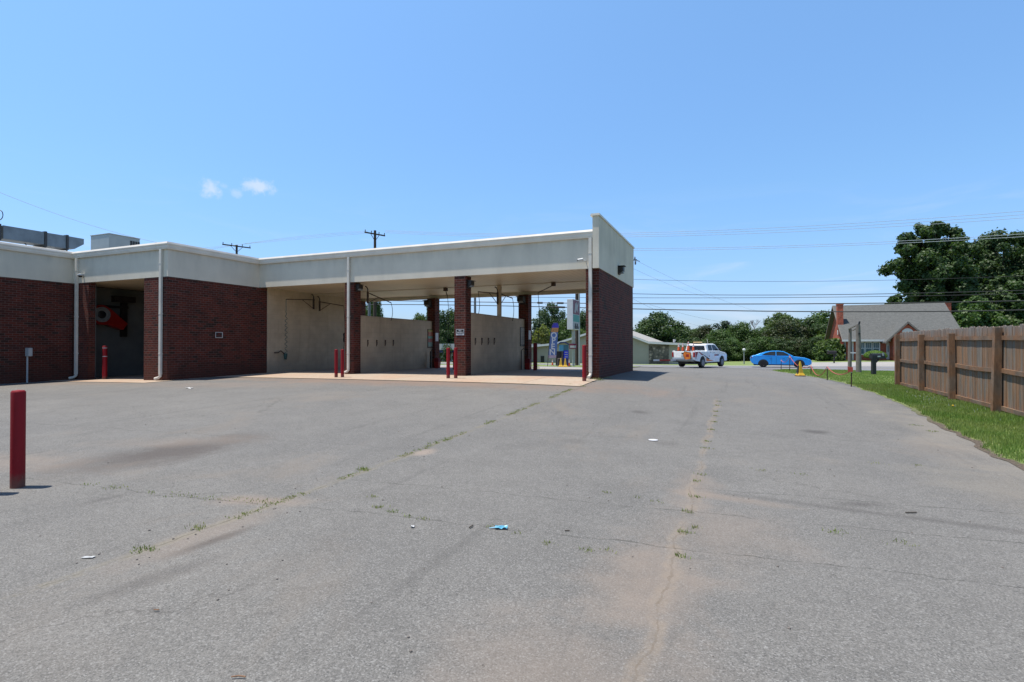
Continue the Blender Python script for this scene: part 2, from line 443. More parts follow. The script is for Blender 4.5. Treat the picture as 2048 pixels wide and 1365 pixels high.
def asphalt():
    m, t, b = mat('worn_asphalt'); P = t.pos(); x, y, z = t.xyz(P)
    big = t.noise(P, .22, 5, .6); mid = t.noise(P, 1.3, 5, .65); sm = t.noise(P, 9, 4, .7)
    fine = t.noise(P, 85, 3, .75); fine2 = t.noise(P, 190, 2, .7)
    vor = t.new('ShaderNodeTexVoronoi'); t.put(vor.inputs['Vector'], P); vor.inputs['Scale'].default_value = 125
    vr = t.xyz(vor.outputs['Color'])[0]
    stone = t.rng(vr, .80, .97, 0, 1); pit = t.rng(vr, .02, .22, 1, 0)
    c = t.mix(t.rng(big, .3, .7, 0, 1), (.116, .112, .105), (.140, .133, .121))
    f = t.rng(mid, .3, .7, .90, 1.09); c = t.mix(1.0, c, t.comb(f, f, f), 'MULTIPLY')
    f = t.rng(sm, .3, .7, .93, 1.07); c = t.mix(1.0, c, t.comb(f, f, f), 'MULTIPLY')
    f = t.rng(fine, .28, .72, .62, 1.40); c = t.mix(1.0, c, t.comb(f, f, f), 'MULTIPLY')
    f = t.rng(fine2, .28, .72, .72, 1.30); c = t.mix(1.0, c, t.comb(f, f, f), 'MULTIPLY')
    c = t.mix(t.m('MULTIPLY', stone, .32), c, (.34, .335, .32))
    c = t.mix(t.m('MULTIPLY', pit, .45), c, (.035, .035, .035))
    def ell(cx, cy, rx, ry, rot, amt, col, nz=1.3, lo=-.15, hi=.9):
        nonlocal c
        ca, sa = math.cos(rot), math.sin(rot)
        dx = t.m('SUBTRACT', x, cx); dy = t.m('SUBTRACT', y, cy)
        a = t.m('DIVIDE', t.m('ADD', t.m('MULTIPLY', dx, ca), t.m('MULTIPLY', dy, sa)), rx)
        bb = t.m('DIVIDE', t.m('SUBTRACT', t.m('MULTIPLY', dy, ca), t.m('MULTIPLY', dx, sa)), ry)
        r = t.m('SQRT', t.m('ADD', t.m('MULTIPLY', a, a), t.m('MULTIPLY', bb, bb)))
        q = t.m('SUBTRACT', t.m('ADD', 1.0, t.m('MULTIPLY', t.m('SUBTRACT', mid, .5), nz * 1.6)), r)
        k = t.rng(q, lo, hi, 0, amt, True)
        c = t.mix(k, c, tuple(v * .56 for v in col))
    clay = (.37, .295, .235); oil = (.085, .075, .070); brown = (.17, .13, .10)
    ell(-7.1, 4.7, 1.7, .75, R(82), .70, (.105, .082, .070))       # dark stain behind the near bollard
    ell(-8.4, 3.7, 1.6, .7, R(10), .45, clay)
    ell(-7.6, 5.3, 1.3, .45, R(30), .35, clay)
    ell(-3.67, 2.87, .42, .085, R(86), .75, oil); ell(-3.45, 2.2, .5, .12, R(80), .35, oil); ell(-5.6, 3.2, .35, .12, R(80), .4, oil)
    ell(-3.85, 2.9, .9, .28, R(88), .45, clay)
    ell(-4.15, 3.75, .55, .22, R(20), .75, clay)
    ell(-3.85, 6.1, .16, .35, 0, .7, (.45, .36, .29))
    ell(-.55, 3.45, .55, .75, R(0), .60, clay); ell(-.15, 4.5, .7, .9, R(-20), .35, clay)
    ell(-.6, 2.2, .9, .8, R(0), .42, clay); ell(-.40, 6.0, .28, .9, 0, .5, clay); ell(-.1, 5.6, .8, .14, R(-6), .5, clay)
    ell(1.1, 5.9, .35, .14, R(15), .6, oil); ell(1.2, 5.65, 1.6, .10, R(-4), .40, oil)
    ell(1.2, 10.0, .30, .22, R(10), .65, oil); ell(-1.75, 10.7, .25, .3, R(40), .55, oil)
    ell(-.9, 8.0, .2, .2, 0, .3, oil); ell(-2.2, 7.6, .3, .2, 0, .25, oil)
    ell(-10, 13.7, 9.5, 1.2, 0, .75, (.33, .225, .165)); ell(-20.5, 11.0, 3.0, .7, 0, .45, (.34, .25, .19))
    ell(-15, 11.6, 4, 1.2, R(8), .35, (.33, .25, .20)); ell(-3.2, 14.5, 1.8, 1.4, 0, .45, (.30, .22, .17))
    ell(3.3, 10.5, .9, 4.5, 0, .50, (.36, .32, .265)); ell(2.9, 19, .5, 9, 0, .35, (.33, .30, .25)); ell(2.6, 7.2, .9, 1.4, 0, .35, (.33, .29, .23))
    ell(-3.6, 19.5, .5, 3.5, 0, .4, (.28, .20, .15))
    wob = t.m('MULTIPLY', t.m('SUBTRACT', t.noise(P, 1.6, 5, .6), .5), .30)
    def line(coord, c0, wd, amt, col, lim=None, w2=wob):
        nonlocal c
        d = t.m('ABSOLUTE', t.m('ADD', t.m('SUBTRACT', coord, c0), w2))
        k = t.rng(d, wd * .35, wd, amt, 0, True)
        k = t.m('MULTIPLY', k, t.rng(t.noise(P, 2.4, 5, .7), .40, .54, .08, 1))
        if lim:
            co, lo, hi = lim
            k = t.m('MULTIPLY', k, t.m('MULTIPLY', t.m('GREATER_THAN', co, lo), t.m('LESS_THAN', co, hi)))
        c = t.mix(k, c, tuple(v * .56 for v in col))
    wj = t.m('MULTIPLY', t.m('SUBTRACT', t.noise(P, 2.2, 6, .75), .5), .15)
    line(x, -3.95, .075, .5, (.34, .30, .22), (y, 1.0, 15.0), wj)
    line(x, -3.95, .010, .6, (.09, .082, .055), (y, 1.0, 15.2), wj)
    line(x, -.40, .075, .42, (.40, .32, .24), (y, 1.0, 13.6), wob)
    line(x, -.40, .010, .5, (.20, .155, .11), (y, 1.0, 17.0), wob)
    sl = t.m('SUBTRACT', y, t.m('MULTIPLY', x, .10))
    for y0, lo, hi in ((4.05, -8, -3.95), (4.15, -3.6, 3.4), (5.9, -.4, 3.4), (6.6, -17, -3.95), (9.3, -.4, 3.5), (5.05, -4, 3.0), (12.5, -30, -4), (8.3, -4, .2), (13.2, -3.95, 3.6)):
        line(sl, y0, .011, .55, (.045, .042, .035), (x, lo, hi), wob)
    for vs_, thr, cc_, am in ((1.1, .024, (.03, .027, .024), .8), (2.3, .030, (.06, .055, .05), .6), (.8, .020, (.40, .38, .34), .5)):
        v2 = t.new('ShaderNodeTexVoronoi'); v2.inputs['Scale'].default_value = vs_; t.put(v2.inputs['Vector'], t.scale(P, (1, 1, 0)))
        c = t.mix(t.rng(t.m('ADD', v2.outputs['Distance'], t.m('MULTIPLY', t.m('SUBTRACT', t.noise(P, 30, 2), .5), .03)), thr * .6, thr, am, 0), c, cc_)
    ty_ = t.noise(t.scale(P, (3.2, .16, 1)), 1, 4, .6, .3); c = t.mix(t.rng(ty_, .58, .72, 0, .28, True), c, (.06, .057, .053))
    tz_ = t.noise(t.scale(P, (.5, .35, 1)), 1, 5, .65, .5); c = t.mix(t.rng(tz_, .54, .70, 0, .35, True), c, (.185, .155, .125))
    vn = t.new('ShaderNodeTexVoronoi', feature='DISTANCE_TO_EDGE'); vn.inputs['Scale'].default_value = .42
    nv = t.new('ShaderNodeVectorMath', operation='ADD'); t.put(nv.inputs[0], P)
    t.put(nv.inputs[1], t.comb(t.m('MULTIPLY', mid, 1.2), t.m('MULTIPLY', sm, .25), 0.0)); t.put(vn.inputs['Vector'], nv.outputs[0])
    hair = t.m('MULTIPLY', t.rng(vn.outputs['Distance'], .001, .006, .55, 0), t.rng(big, .50, .62, 0, 1))
    c = t.mix(hair, c, (.06, .055, .05))
    t.put(b.inputs['Base Color'], c); b.inputs['Roughness'].default_value = .88
    b.inputs['Specular IOR Level'].default_value = .35
    t.put(b.inputs['Normal'], t.bump(t.m('ADD', fine, t.m('MULTIPLY', vr, .8)), .55, .006))
    return m
M['asphalt'] = asphalt()
def road_mat(name, col):
    m, t, b = mat(name); P = t.pos()
    f = t.rng(t.noise(t.scale(P, (.2, 1, 1)), 1.2, 5), .3, .7, .86, 1.12); g = t.rng(t.noise(P, 40, 3), .3, .7, .85, 1.15)
    c = t.mix(1.0, col, t.comb(f, f, f), 'MULTIPLY'); c = t.mix(1.0, c, t.comb(g, g, g), 'MULTIPLY')
    t.put(b.inputs['Base Color'], c); b.inputs['Roughness'].default_value = .9
    return m
M['road'] = road_mat('road_asphalt', (.155, .155, .165))
M['paint'] = road_mat('road_line_paint', (.42, .41, .39))
M['ypaint'] = road_mat('road_yellow_paint', (.36, .26, .04))
M['conc_far'] = road_mat('pale_concrete', (.27, .255, .235))
def conc():
    m, t, b = mat('clay_stained_concrete'); P = t.pos(); x, y, z = t.xyz(P)
    n1 = t.noise(P, .8, 5, .6); n2 = t.noise(P, 7, 4, .7)
    c = t.mix(t.rng(n1, .35, .68, 0, 1), (.34, .235, .165), (.33, .275, .21))
    f = t.rng(n2, .3, .7, .87, 1.12); c = t.mix(1.0, c, t.comb(f, f, f), 'MULTIPLY')
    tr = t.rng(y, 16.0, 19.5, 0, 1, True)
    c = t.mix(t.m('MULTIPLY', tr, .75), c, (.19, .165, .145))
    jn = t.rng(t.m('ABSOLUTE', t.m('SUBTRACT', t.m('FRACT', t.m('DIVIDE', t.m('ADD', x, 50.3), 4.7)), .5)), .0015, .004, .7, 0)
    c = t.mix(jn, c, (.07, .05, .035))
    t.put(b.inputs['Base Color'], c); b.inputs['Roughness'].default_value = .8
    t.put(b.inputs['Normal'], t.bump(n2, .3, .005))
    return m
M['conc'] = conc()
def soil():
    m, t, b = mat('lawn_soil'); P = t.pos()
    n = t.noise(P, 3, 5, .65); n2 = t.noise(P, 38, 4, .75)
    c = t.mix(t.rng(n, .38, .62, 0, 1, True), (.125, .19, .042), (.17, .20, .065))
    f = t.rng(n2, .28, .72, .45, 1.5); c = t.mix(1.0, c, t.comb(f, f, f), 'MULTIPLY')
    at_ = t.new('ShaderNodeAttribute'); at_.attribute_name = 'edge_t'
    ed = t.m('ADD', at_.outputs['Fac'], t.m('MULTIPLY', t.m('SUBTRACT', t.noise(P, 5, 6, .75), .5), .55))
    has = t.m('GREATER_THAN', at_.outputs['Fac'], .0001)
    k = t.m('MULTIPLY', t.m('MULTIPLY', t.rng(ed, .08, .20, 1, 0, True), has), t.rng(t.xyz(P)[1], 12, 16, 1, .25))
    deb = t.mix(t.rng(t.noise(P, 45, 4, .8), .40, .60, 0, 1), (.030, .022, .016), (.15, .115, .08))
    c = t.mix(k, c, deb)
    t.put(b.inputs['Base Color'], c); b.inputs['Roughness'].default_value = .95
    t.put(b.inputs['Normal'], t.bump(n2, .8, .03)); return m
M['soil'] = soil()
def dirt():
    m, t, b = mat('edge_dirt'); P = t.pos()
    n = t.noise(P, 14, 5, .75); n2 = t.noise(P, 60, 3, .7)
    c = t.mix(t.rng(n, .35, .65, 0, 1), (.035, .026, .020), (.12, .095, .07))
    f = t.rng(n2, .3, .7, .6, 1.4); c = t.mix(1.0, c, t.comb(f, f, f), 'MULTIPLY')
    t.put(b.inputs['Base Color'], c); b.inputs['Roughness'].default_value = .95
    t.put(b.inputs['Normal'], t.bump(n, .8, .02)); return m
M['dirt'] = dirt()
def leaf(name, c1, c2, sc=.35, trans=.25):
    m, t, b = mat(name); P = t.obj()
    oi = t.new('ShaderNodeObjectInfo').outputs['Random']
    g = t.new('ShaderNodeNewGeometry').outputs['Random Per Island']
    c = t.mix(t.rng(t.noise(P, sc, 3), .35, .65, 0, 1), c1, c2)
    f = t.m('ADD', .72, t.m('MULTIPLY', g, .56)); f2 = t.m('ADD', .86, t.m('MULTIPLY', oi, .3))
    f = t.m('MULTIPLY', f, f2)
    c = t.mix(1.0, c, t.comb(f, f, f), 'MULTIPLY')
    t.put(b.inputs['Base Color'], c); b.inputs['Roughness'].default_value = .55; b.inputs['Specular IOR Level'].default_value = .3
    tr = t.new('ShaderNodeBsdfTranslucent'); t.put(tr.inputs[0], t.mix(1.0, c, (1.5, 1.6, .6), 'MULTIPLY'))
    mx = t.new('ShaderNodeMixShader'); mx.inputs[0].default_value = trans
    t.put(mx.inputs[1], b.outputs[0]); t.put(mx.inputs[2], tr.outputs[0])
    out = [n for n in t.n if n.type == 'OUTPUT_MATERIAL'][0]; t.put(out.inputs[0], mx.outputs[0])
    return m
M['leaf_dark'] = leaf('dark_oak_leaves', (.030, .057, .019), (.050, .086, .026))
M['leaf_mid'] = leaf('mid_green_leaves', (.040, .078, .021), (.062, .108, .028))
M['leaf_light'] = leaf('light_green_leaves', (.062, .105, .024), (.085, .13, .032), trans=.3)
M['leaf_brown'] = leaf('brownish_leaves', (.050, .056, .026), (.042, .068, .023))
M['leaf_pine'] = leaf('pine_needles', (.022, .045, .019), (.034, .060, .023), trans=.1)
M['leaf_yel'] = leaf('yellow_green_bamboo', (.14, .16, .04), (.10, .135, .032), trans=.3)
M['hedge'] = leaf('clipped_hedge_leaves', (.10, .18, .03), (.13, .21, .04), 1.5)
M['blade'] = leaf('grass_blades', (.150, .225, .050), (.215, .255, .085), .9, .35)
M['weed'] = leaf('crack_weed_blades', (.12, .165, .04), (.19, .19, .08), 2, .3)
M['bark'] = plain('tree_bark', (.10, .08, .06), .9, 0, .3, 2)
def wood():
    m, t, b = mat('weathered_fence_boards'); P = t.obj(); x, y, z = t.xyz(P)
    bi = t.m('FLOOR', t.m('DIVIDE', y, .142))
    wn = t.new('ShaderNodeTexWhiteNoise', noise_dimensions='1D'); t.put(wn.inputs['W'], bi)
    rv = wn.outputs['Value']
    off = t.comb(t.m('MULTIPLY', bi, 7.3), 0.0, 0.0)
    va = t.new('ShaderNodeVectorMath', operation='ADD'); t.put(va.inputs[0], P); t.put(va.inputs[1], off)
    grain = t.noise(t.scale(va.outputs[0], (22, 34, 1.3)), 1, 6, .7, .6)
    blot = t.noise(t.scale(va.outputs[0], (5, 5, 1.1)), 1, 4, .6)
    c = t.mix(t.rng(t.m('ADD', blot, t.m('MULTIPLY', t.m('SUBTRACT', rv, .5), .20)), .42, .62, 0, 1, True), (.215, .120, .062), (.150, .124, .098))
    low = t.rng(t.m('ADD', z, t.m('MULTIPLY', blot, .8)), .35, 1.0, .6, 0, True)
    c = t.mix(low, c, (.25, .11, .05))
    top = t.rng(z, 1.72, 1.9, 0, .6); c = t.mix(top, c, (.17, .155, .145))
    f = t.rng(grain, .28, .72, .42, 1.5); c = t.mix(1.0, c, t.comb(f, f, f), 'MULTIPLY')
    f = t.m('ADD', .82, t.m('MULTIPLY', rv, .34)); c = t.mix(1.0, c, t.comb(f, f, f), 'MULTIPLY')
    t.put(b.inputs['Base Color'], c); b.inputs['Roughness'].default_value = .88
    t.put(b.inputs['Normal'], t.bump(grain, .5, .006)); return m
M['boards'] = wood()
def wood2():
    m, t, b = mat('fence_frame_timber'); P = t.obj()
    grain = t.noise(t.scale(P, (14, 3, 3)), 1, 6, .7, .6); blot = t.noise(P, 2.2, 4)
    c = t.mix(t.rng(blot, .4, .62, 0, 1, True), (.185, .094, .045), (.150, .104, .070))
    f = t.rng(grain, .28, .72, .5, 1.4); c = t.mix(1.0, c, t.comb(f, f, f), 'MULTIPLY')
    t.put(b.inputs['Base Color'], c); b.inputs['Roughness'].default_value = .85
    t.put(b.inputs['Normal'], t.bump(grain, .4, .006)); return m
M['timber'] = wood2()
def shingle():
    m, t, b = mat('grey_shingles'); P = t.obj()
    n = t.noise(t.scale(P, (3, 3, 9)), 1, 5, .7); n2 = t.noise(P, 9, 4, .7)
    c = t.mix(t.rng(n, .35, .65, 0, 1), (.068, .070, .067), (.10, .102, .096))
    f = t.rng(n2, .3, .7, .75, 1.25); c = t.mix(1.0, c, t.comb(f, f, f), 'MULTIPLY')
    t.put(b.inputs['Base Color'], c); b.inputs['Roughness'].default_value = .95; return m
M['shingle'] = shingle()
def stone():
    m, t, b = mat('rubble_stone'); P = t.obj()
    v = t.new('ShaderNodeTexVoronoi'); t.put(v.inputs['Vector'], P); v.inputs['Scale'].default_value = 2.6
    k = t.xyz(v.outputs['Color'])[0]
    c = t.mix(k, (.09, .07, .055), (.42, .33, .27)); c = t.mix(t.rng(v.outputs['Distance'], .28, .42, 0, .7), c, (.05, .045, .04))
    t.put(b.inputs['Base Color'], c); b.inputs['Roughness'].default_value = .9; return m
M['stone'] = stone()

# ------------------------------------------------------------------ ground sheets
def ax(*seg):
    out = []
    for a, b, st in seg: out += list(np.arange(a, b - 1e-6, st))
    out.append(seg[-1][1]); return np.array(out)
o = sheet('ground', ax((-900,-200,50),(-200,-60,10),(-60,60,1),(60,200,10),(200,900,50)), ax((-300,-20,20),(-20,100,1),(100,200,10),(200,1200,50)), -.06, M['soil'])
EDGE = [(-6, 3.2), (0, 3.15), (5, 3.1), (8.3, 3.22), (11.5, 3.35), (15.9, 3.7), (22, 3.75), (27.5, 3.45), (30.5, 3.0), (35, 2.45), (40, 2.3), (43, 3.2), (45, 5.0), (46, 7.0)]
EY = [e[0] for e in EDGE]; EXx = [e[1] for e in EDGE]
_rs = np.random.RandomState(3); _en = _rs.normal(size=400)
def edge(Y):
    Y = np.asarray(Y, float)
    k = (Y + 10) * 3.0
    i = np.clip(np.floor(k).astype(int), 0, 397); fr = k - i
    return np.interp(Y, EY, EXx) + .045 * (_en[i] * (1 - fr) + _en[i + 1] * fr)
def lot(X, Y):
    f = (X + 40) / 40.0
    return -40 + f * (edge(Y) + 40)
sheet('parking_lot', -40 + 40 * ax((0, .9, .0125), (.9, 1, .0125)), ax((-6, 46, .25)), 0, M['asphalt'], xf=lot)
LP = np.r_[0, .03, .06, .10, .15, .2, .3, .4, .6, .8, np.arange(1, 58, .6)] / 58.0
lw = sheet('lawn', LP, ax((-6, 46, .25)), .006, M['soil'], xf=lambda X, Y: edge(Y) - .03 + X * (60 - edge(Y)))
_a = lw.data.attributes.new('edge_t', 'FLOAT', 'POINT'); _a.data.foreach_set('value', np.tile(LP * 58, len(ax((-6, 46, .25)))).astype(np.float32))
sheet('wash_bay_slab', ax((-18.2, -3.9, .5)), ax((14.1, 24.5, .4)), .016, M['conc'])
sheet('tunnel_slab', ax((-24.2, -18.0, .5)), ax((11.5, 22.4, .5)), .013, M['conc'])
sheet('rear_apron', ax((-19, -6.4, .6)), ax((24.5, 33.0, .5)), .016, M['conc_far'])
sheet('verge', ax((-40, -8.0, .5)), ax((33.0, 43.0, .5)), .03, M['soil'])
sheet('verge_strip', ax((-12.0, -7.0, .25)), ax((39.5, 44.0, .5)), .045, M['soil'])
sheet('sidewalk', ax((-60, -5.5, .5)), ax((44.0, 45.2, .4)), .04, M['conc_far'])
sheet('road', ax((-200, -60, 5), (-60, 60, 1), (60, 200, 5)), ax((46, 54.0, .5)), .01, M['road'])
sheet('road_edge_line', ax((-60, 60, 1)), ax((46.25, 46.40, .15)), .018, M['paint'])
sheet('road_far_edge_line', ax((-60, 60, 1)), ax((53.5, 53.65, .15)), .018, M['paint'])
sheet('road_centre_line', ax((-60, 60, 1)), ax((49.95, 50.1, .15)), .018, M['ypaint'])
sheet('road_shoulder', ax((-60, 60, 1)), ax((54.0, 55.0, .5)), .014, M['conc_far'])
sheet('house_driveway', ax((2.8, 32, .5)), ax((55.0, 64.0, .5)), .012, M['conc_far'], xf=lambda X, Y: X + (Y - 55) * .45)
sheet('side_road', ax((4.5, 40, .5)), ax((42.6, 46.0, .4)), .03, M['road'], xf=lambda X, Y: X + (46 - Y) * .9)

# grass blades
def blades(name, X, Y, h, wd, m, seed, off=.01, label=None, lean=.35):
    rs = np.random.RandomState(seed); n = len(X)
    Z = gh(X, Y) + off
    a = rs.uniform(0, 2 * np.pi, n); ln = rs.uniform(0, lean, n) * h
    la = rs.uniform(0, 2 * np.pi, n)
    dx, dy = np.cos(a) * wd / 2, np.sin(a) * wd / 2
    p0 = np.stack([X - dx, Y - dy, Z], -1); p1 = np.stack([X + dx, Y + dy, Z], -1)
    p2 = np.stack([X + np.cos(la) * ln, Y + np.sin(la) * ln, Z + h], -1)
    v = np.stack([p0, p1, p2], 1).reshape(-1, 3); q = np.arange(3 * n).reshape(n, 3)
    return tag(mesh_np(name, v, q, m), kind='stuff', label=label, cat='grass')
rs = np.random.RandomState(11)
def sample(n, y0, y1, x1, gap=.03):
    Y = rs.uniform(y0, y1, n); e = edge(Y) + gap + .10 * np.abs(rs.normal(size=n)) * (rs.rand(n) < .5) + .05 * np.sin(Y * 1.7) ** 2 * (Y < 15)
    X = e + rs.rand(n) * (x1 - e); return X, Y
Xa, Ya = sample(70000, 5.5, 22.5, 5.35); Xb, Yb = sample(75000, 21.5, 46, 16); Xc = rs.uniform(5.2, 9, 12000); Yc = rs.uniform(8, 22, 12000)
X = np.r_[Xa, Xb, Xc]; Y = np.r_[Ya, Yb, Yc]
D = np.maximum(dep(X, Y), 5)
keep = ~((X > 4.6 + (46 - Y) * .9) & (Y > 42.4))
X, Y, D = X[keep], Y[keep], D[keep]
patch = np.sin(X * 2.3 + Y * .9) * np.sin(Y * 1.3 - X) * .5 + .5
h = (.045 + .055 * rs.rand(len(X))) * (.7 + .6 * patch) * np.where((X > 4.6) & (Y < 22), 1.5, 1)
h[D > 22] *= .8; h *= .8
blades('lawn_grass', X, Y, h, .0035 + .0011 * D, M['blade'], 5, .012, 'short bright green grass between the asphalt drive and the fence')
wx, wy, wh = [], [], []
def tuft(x, y, n, r, h):
    for _ in range(n):
        wx.append(x + rs.normal() * r); wy.append(y + rs.normal() * r * .6); wh.append(h * rs.uniform(.3, .85))
for _ in range(520):
    yy = rs.uniform(2.2, 15.6); dens = math.sin(yy * 2.1) + math.sin(yy * 5.3 + 1) + (.5 if yy > 5 else 0)
    if dens > .1: tuft(-3.97 + rs.normal() * .025, yy, 7, .026, .024 if yy < 6 else .034)
for a in ((-4.0, 5.05, 60, .04, .06), (-4.0, 3.0, 40, .05, .045), (-4.0, 2.55, 36, .05, .035), (-3.95, 6.9, 40, .03, .04)): tuft(*a)
for x, y, n in ((-5.9,3.5,40),(-5.4,3.52,18),(-5.1,3.55,18),(-4.9,3.6,22),(-4.65,3.62,30),(-4.45,3.66,20),(-4.25,3.7,24),(-4.1,3.75,30),(-6.3,3.45,20)): tuft(x, y, n, .07, .028)
for x, y, n in ((-3.25,4.25,26),(-3.0,4.0,44),(-2.8,3.95,26),(-2.6,3.9,18),(-2.45,3.9,18),(-1.85,3.95,10),(-1.6,3.9,12),(-1.3,3.8,22),(-1.0,3.8,26),(-.85,3.85,12),(-1.2,5.3,16),(-.7,5.2,14),(-.9,5.25,10)): tuft(x, y, n, .035, .032)
for x, y, n in ((-.36,3.95,30),(-.38,4.45,36),(-.32,4.6,20),(-.40,5.0,28),(-.36,5.5,34),(-.40,6.1,22),(-.37,6.4,18),(-.38,7.9,26),(-.38,8.4,30),(-.36,9.4,40),(-.36,10.2,40),(-.36,10.9,30),(-.36,11.5,40),(-.36,12.4,40),(-.36,13.1,30)): tuft(x, y, n, .035, .04)
for x, y, n in ((.75,4.95,36),(1.15,4.9,26),(2.1,8.0,20),(1.6,7.9,14),(.3,6.9,20),(.7,6.9,16),(3.0,11.6,50),(3.05,11.0,60),(3.1,6.9,16)): tuft(x, y, n, .06, .03)
for x in np.arange(-17.5, -4, .37):
    if rs.rand() < .55: tuft(x + rs.normal() * .1, 14.08, 10, .04, .035)
for q in ((-3.85, 16.0, 90, .09, .13), (-3.8, 16.8, 60, .1, .10), (-4.3, 14.5, 40, .09, .06), (-3.85, 14.2, 30, .07, .06), (-8.9, 24.0, 90, .15, .5)): tuft(*q)
blades('crack_weeds', np.array(wx), np.array(wy), np.array(wh), .008, M['weed'], 8, .002, 'small weeds growing in the cracks of the asphalt lot', .9)

# ------------------------------------------------------------------ car wash building
BW = empty('car_wash_building', (-11, 16.25, 0), 0, 'long dark red brick self service car wash with cream fascia and open bays', 'building')
BW_loc = Vector(BW.location)
class BB(MB):
    def build(s, name, m, parent=None, **k):
        o = MB.build(s, name, m, None, **k)
        p = parent or BW
        o.parent = p
        o.matrix_parent_inverse = Matrix.Translation(-BW_loc) if p is BW else Matrix.Identity(4)
        return o
YF, YW, XL, XA, YB = 16.25, 12.40, -23.65, -3.895, 22.5
XS = -18.2
FZ0, FZ1 = 3.92, 4.90
def sweep(path, prof):                  # prof: (outward, z) outline swept along the path with mitred corners
    b = BB(); n = len(prof); P = [Vector((p[0], p[1])) for p in path]
    for i, p in enumerate(P):
        if i == 0: d = (P[1] - P[0]).normalized(); o_ = Vector((d.y, -d.x)); k = 1
        elif i == len(P) - 1: d = (P[-1] - P[-2]).normalized(); o_ = Vector((d.y, -d.x)); k = 1
        else:
            d1 = (P[i] - P[i - 1]).normalized(); d2 = (P[i + 1] - P[i]).normalized()
            n1 = Vector((d1.y, -d1.x)); n2 = Vector((d2.y, -d2.x)); o_ = (n1 + n2); o_ = o_ / o_.length; k = 1 / o_.dot(n1)
        for r, z in prof: b.v.append((p.x + o_.x * r * k, p.y + o_.y * r * k, z))
    for i in range(len(P) - 1):
        for j in range(n):
            a = i * n + j; c = i * n + (j + 1) % n; b.f.append((a, c, c + n, a + n))
    b.f.append(tuple(range(n))); b.f.append(tuple(reversed(range((len(P) - 1) * n, len(P) * n))))
    return b
path = [(XL, 2.0), (XL, YW), (XS, YW), (XS, YF), (XA - .17, YF)]
sweep(path, [(-.02, FZ0 + .004), (0, FZ0 - .004), (.0, FZ1), (-.16, FZ1), (-.16, FZ0 + .004)]).build('fascia', M['stucco'])
sweep(path, [(.001, FZ1 - .03), (.058, FZ1 - .03), (.078, FZ1 + .04), (.082, FZ1 + .09), (.100, FZ1 + .13), (.100, FZ1 + .15), (.001, FZ1 + .15)]).build('gutter', M['trim'])
sweep(path, [(-.20, FZ1 + .152), (.103, FZ1 + .152), (.075, FZ1 + .22), (-.20, FZ1 + .27)]).build('roof_edge_flashing', M['trim'])
# brick walls
b = BB(); b.box(XL - .25, XL - .012, 2.0, YW, -.2, FZ0 - .004).build('brick_wall', M['brick'], label='long plain brick wall at the left edge of the photo')
b = BB(); b.box(XS - .25, XS - .012, YW + .012, YF + .42, -.2, FZ0 - .005).build('brick_wall', M['brick'], label='brick side wall of the projecting tunnel wing')
xo0, xo1 = onY(176, YW), onY(287, YW)
b = BB(); b.box(XL - .012, xo0, YW + .012, YW + .24, -.2, FZ0 - .005).build('brick_pier', M['brick'])
b = BB(); b.box(xo1, XS - .25, YW + .012, YW + .42, -.2, FZ0 - .005).build('brick_pier', M['brick'])
b = BB(); b.box(XA - .165, XA, YF + .40, 22.2, -.2, FZ0 - .004)
b.box(XA - .42, XA, YF + .012, YF + .40, -.2, FZ0 - .004)
b.build('brick_wall', M['brick'], label='brick end wall at the right end of the bays')
# parapet on the end wall
b = BB(); b.box(XA - .175, XA + .025, YF - .10, 22.26, FZ0 - .01, 5.53).build('parapet', M['stucco'])
b = BB(); b.box(XA - .235, XA + .06, YF - .14, 22.3, 5.53, 5.57).box(XA - .225, XA + .05, YF - .13, 22.29, 5.57, 5.60).build('parapet_cap', M['trim'])
cols = [(-13.76, -13.34), (-9.0, -8.56)]
for a, c in cols:
    q = BB(); q.box(a, c, YF + .012, YF + .42, -.2, FZ0 - .004).build('brick_column', M['brick'])
for a, c in [(-13.74, -13.3), (-8.97, -8.5), (XS + .012, -17.72)]:
    q = BB(); q.box(a, c, YB - .38, YB + .04, -.2, 3.79).build('brick_column', M['brick'])
# walls of the bays
b = BB(); b.box(XS - .25, XS + .004, YF + .425, YB + .03, -.2, 3.95).build('bay_side_wall', M['cmu'])
for a in (-13.65, -8.87):
    b = BB(); b.box(a, a + .2, YF + .42, YB - .38 if a < -10 else YB - .38, -.2, 2.66).box(a - .01, a + .21, YF + .425, YB - .385, 2.66, 2.685)
    b.build('dividing_wall', M['cmu'], bevel=.008)
b = BB(); b.box(-8.84, -8.70, 19.5, 19.64, 2.685, 3.94).build('steel_post', M['cmu'])
# ceiling, roof, rear fascia
b = BB(); b.box(XS + .004, XA - .176, YF - .004 + .165, YB, 3.945, 3.98).build('ceiling', M['ceil'])
b = BB(); b.box(XS + .01, XA - .18, 19.50, 19.54, 3.925, 3.944).build('ceiling_seam', M['cmu'])
b = BB(); b.box(XS - .3, XA - .176, YB, YB + .15, 3.79, 5.1).build('rear_fascia', M['stucco'])
b = BB(); b.prism([(-34, 2.05), (XL - .18, 2.05), (XL - .18, YW + .2), (XS - .19, YW + .2), (XS - .19, YF + .2), (XA - .18, YF + .2), (XA - .18, YB + .1), (-34, YB + .1)], 4.91, 5.04, 'xy').build('roof', M['roof_mem'])
b = BB(); b.box(-34, XL - .26, 2.0, 2.2, -.2, 4.9).box(-34, -33.8, 2.2, YB, -.2, 4.9).box(-33.8, XS - .26, YB - .1, YB + .1, -.2, 4.9).build('outer_wall', M['cmu'])
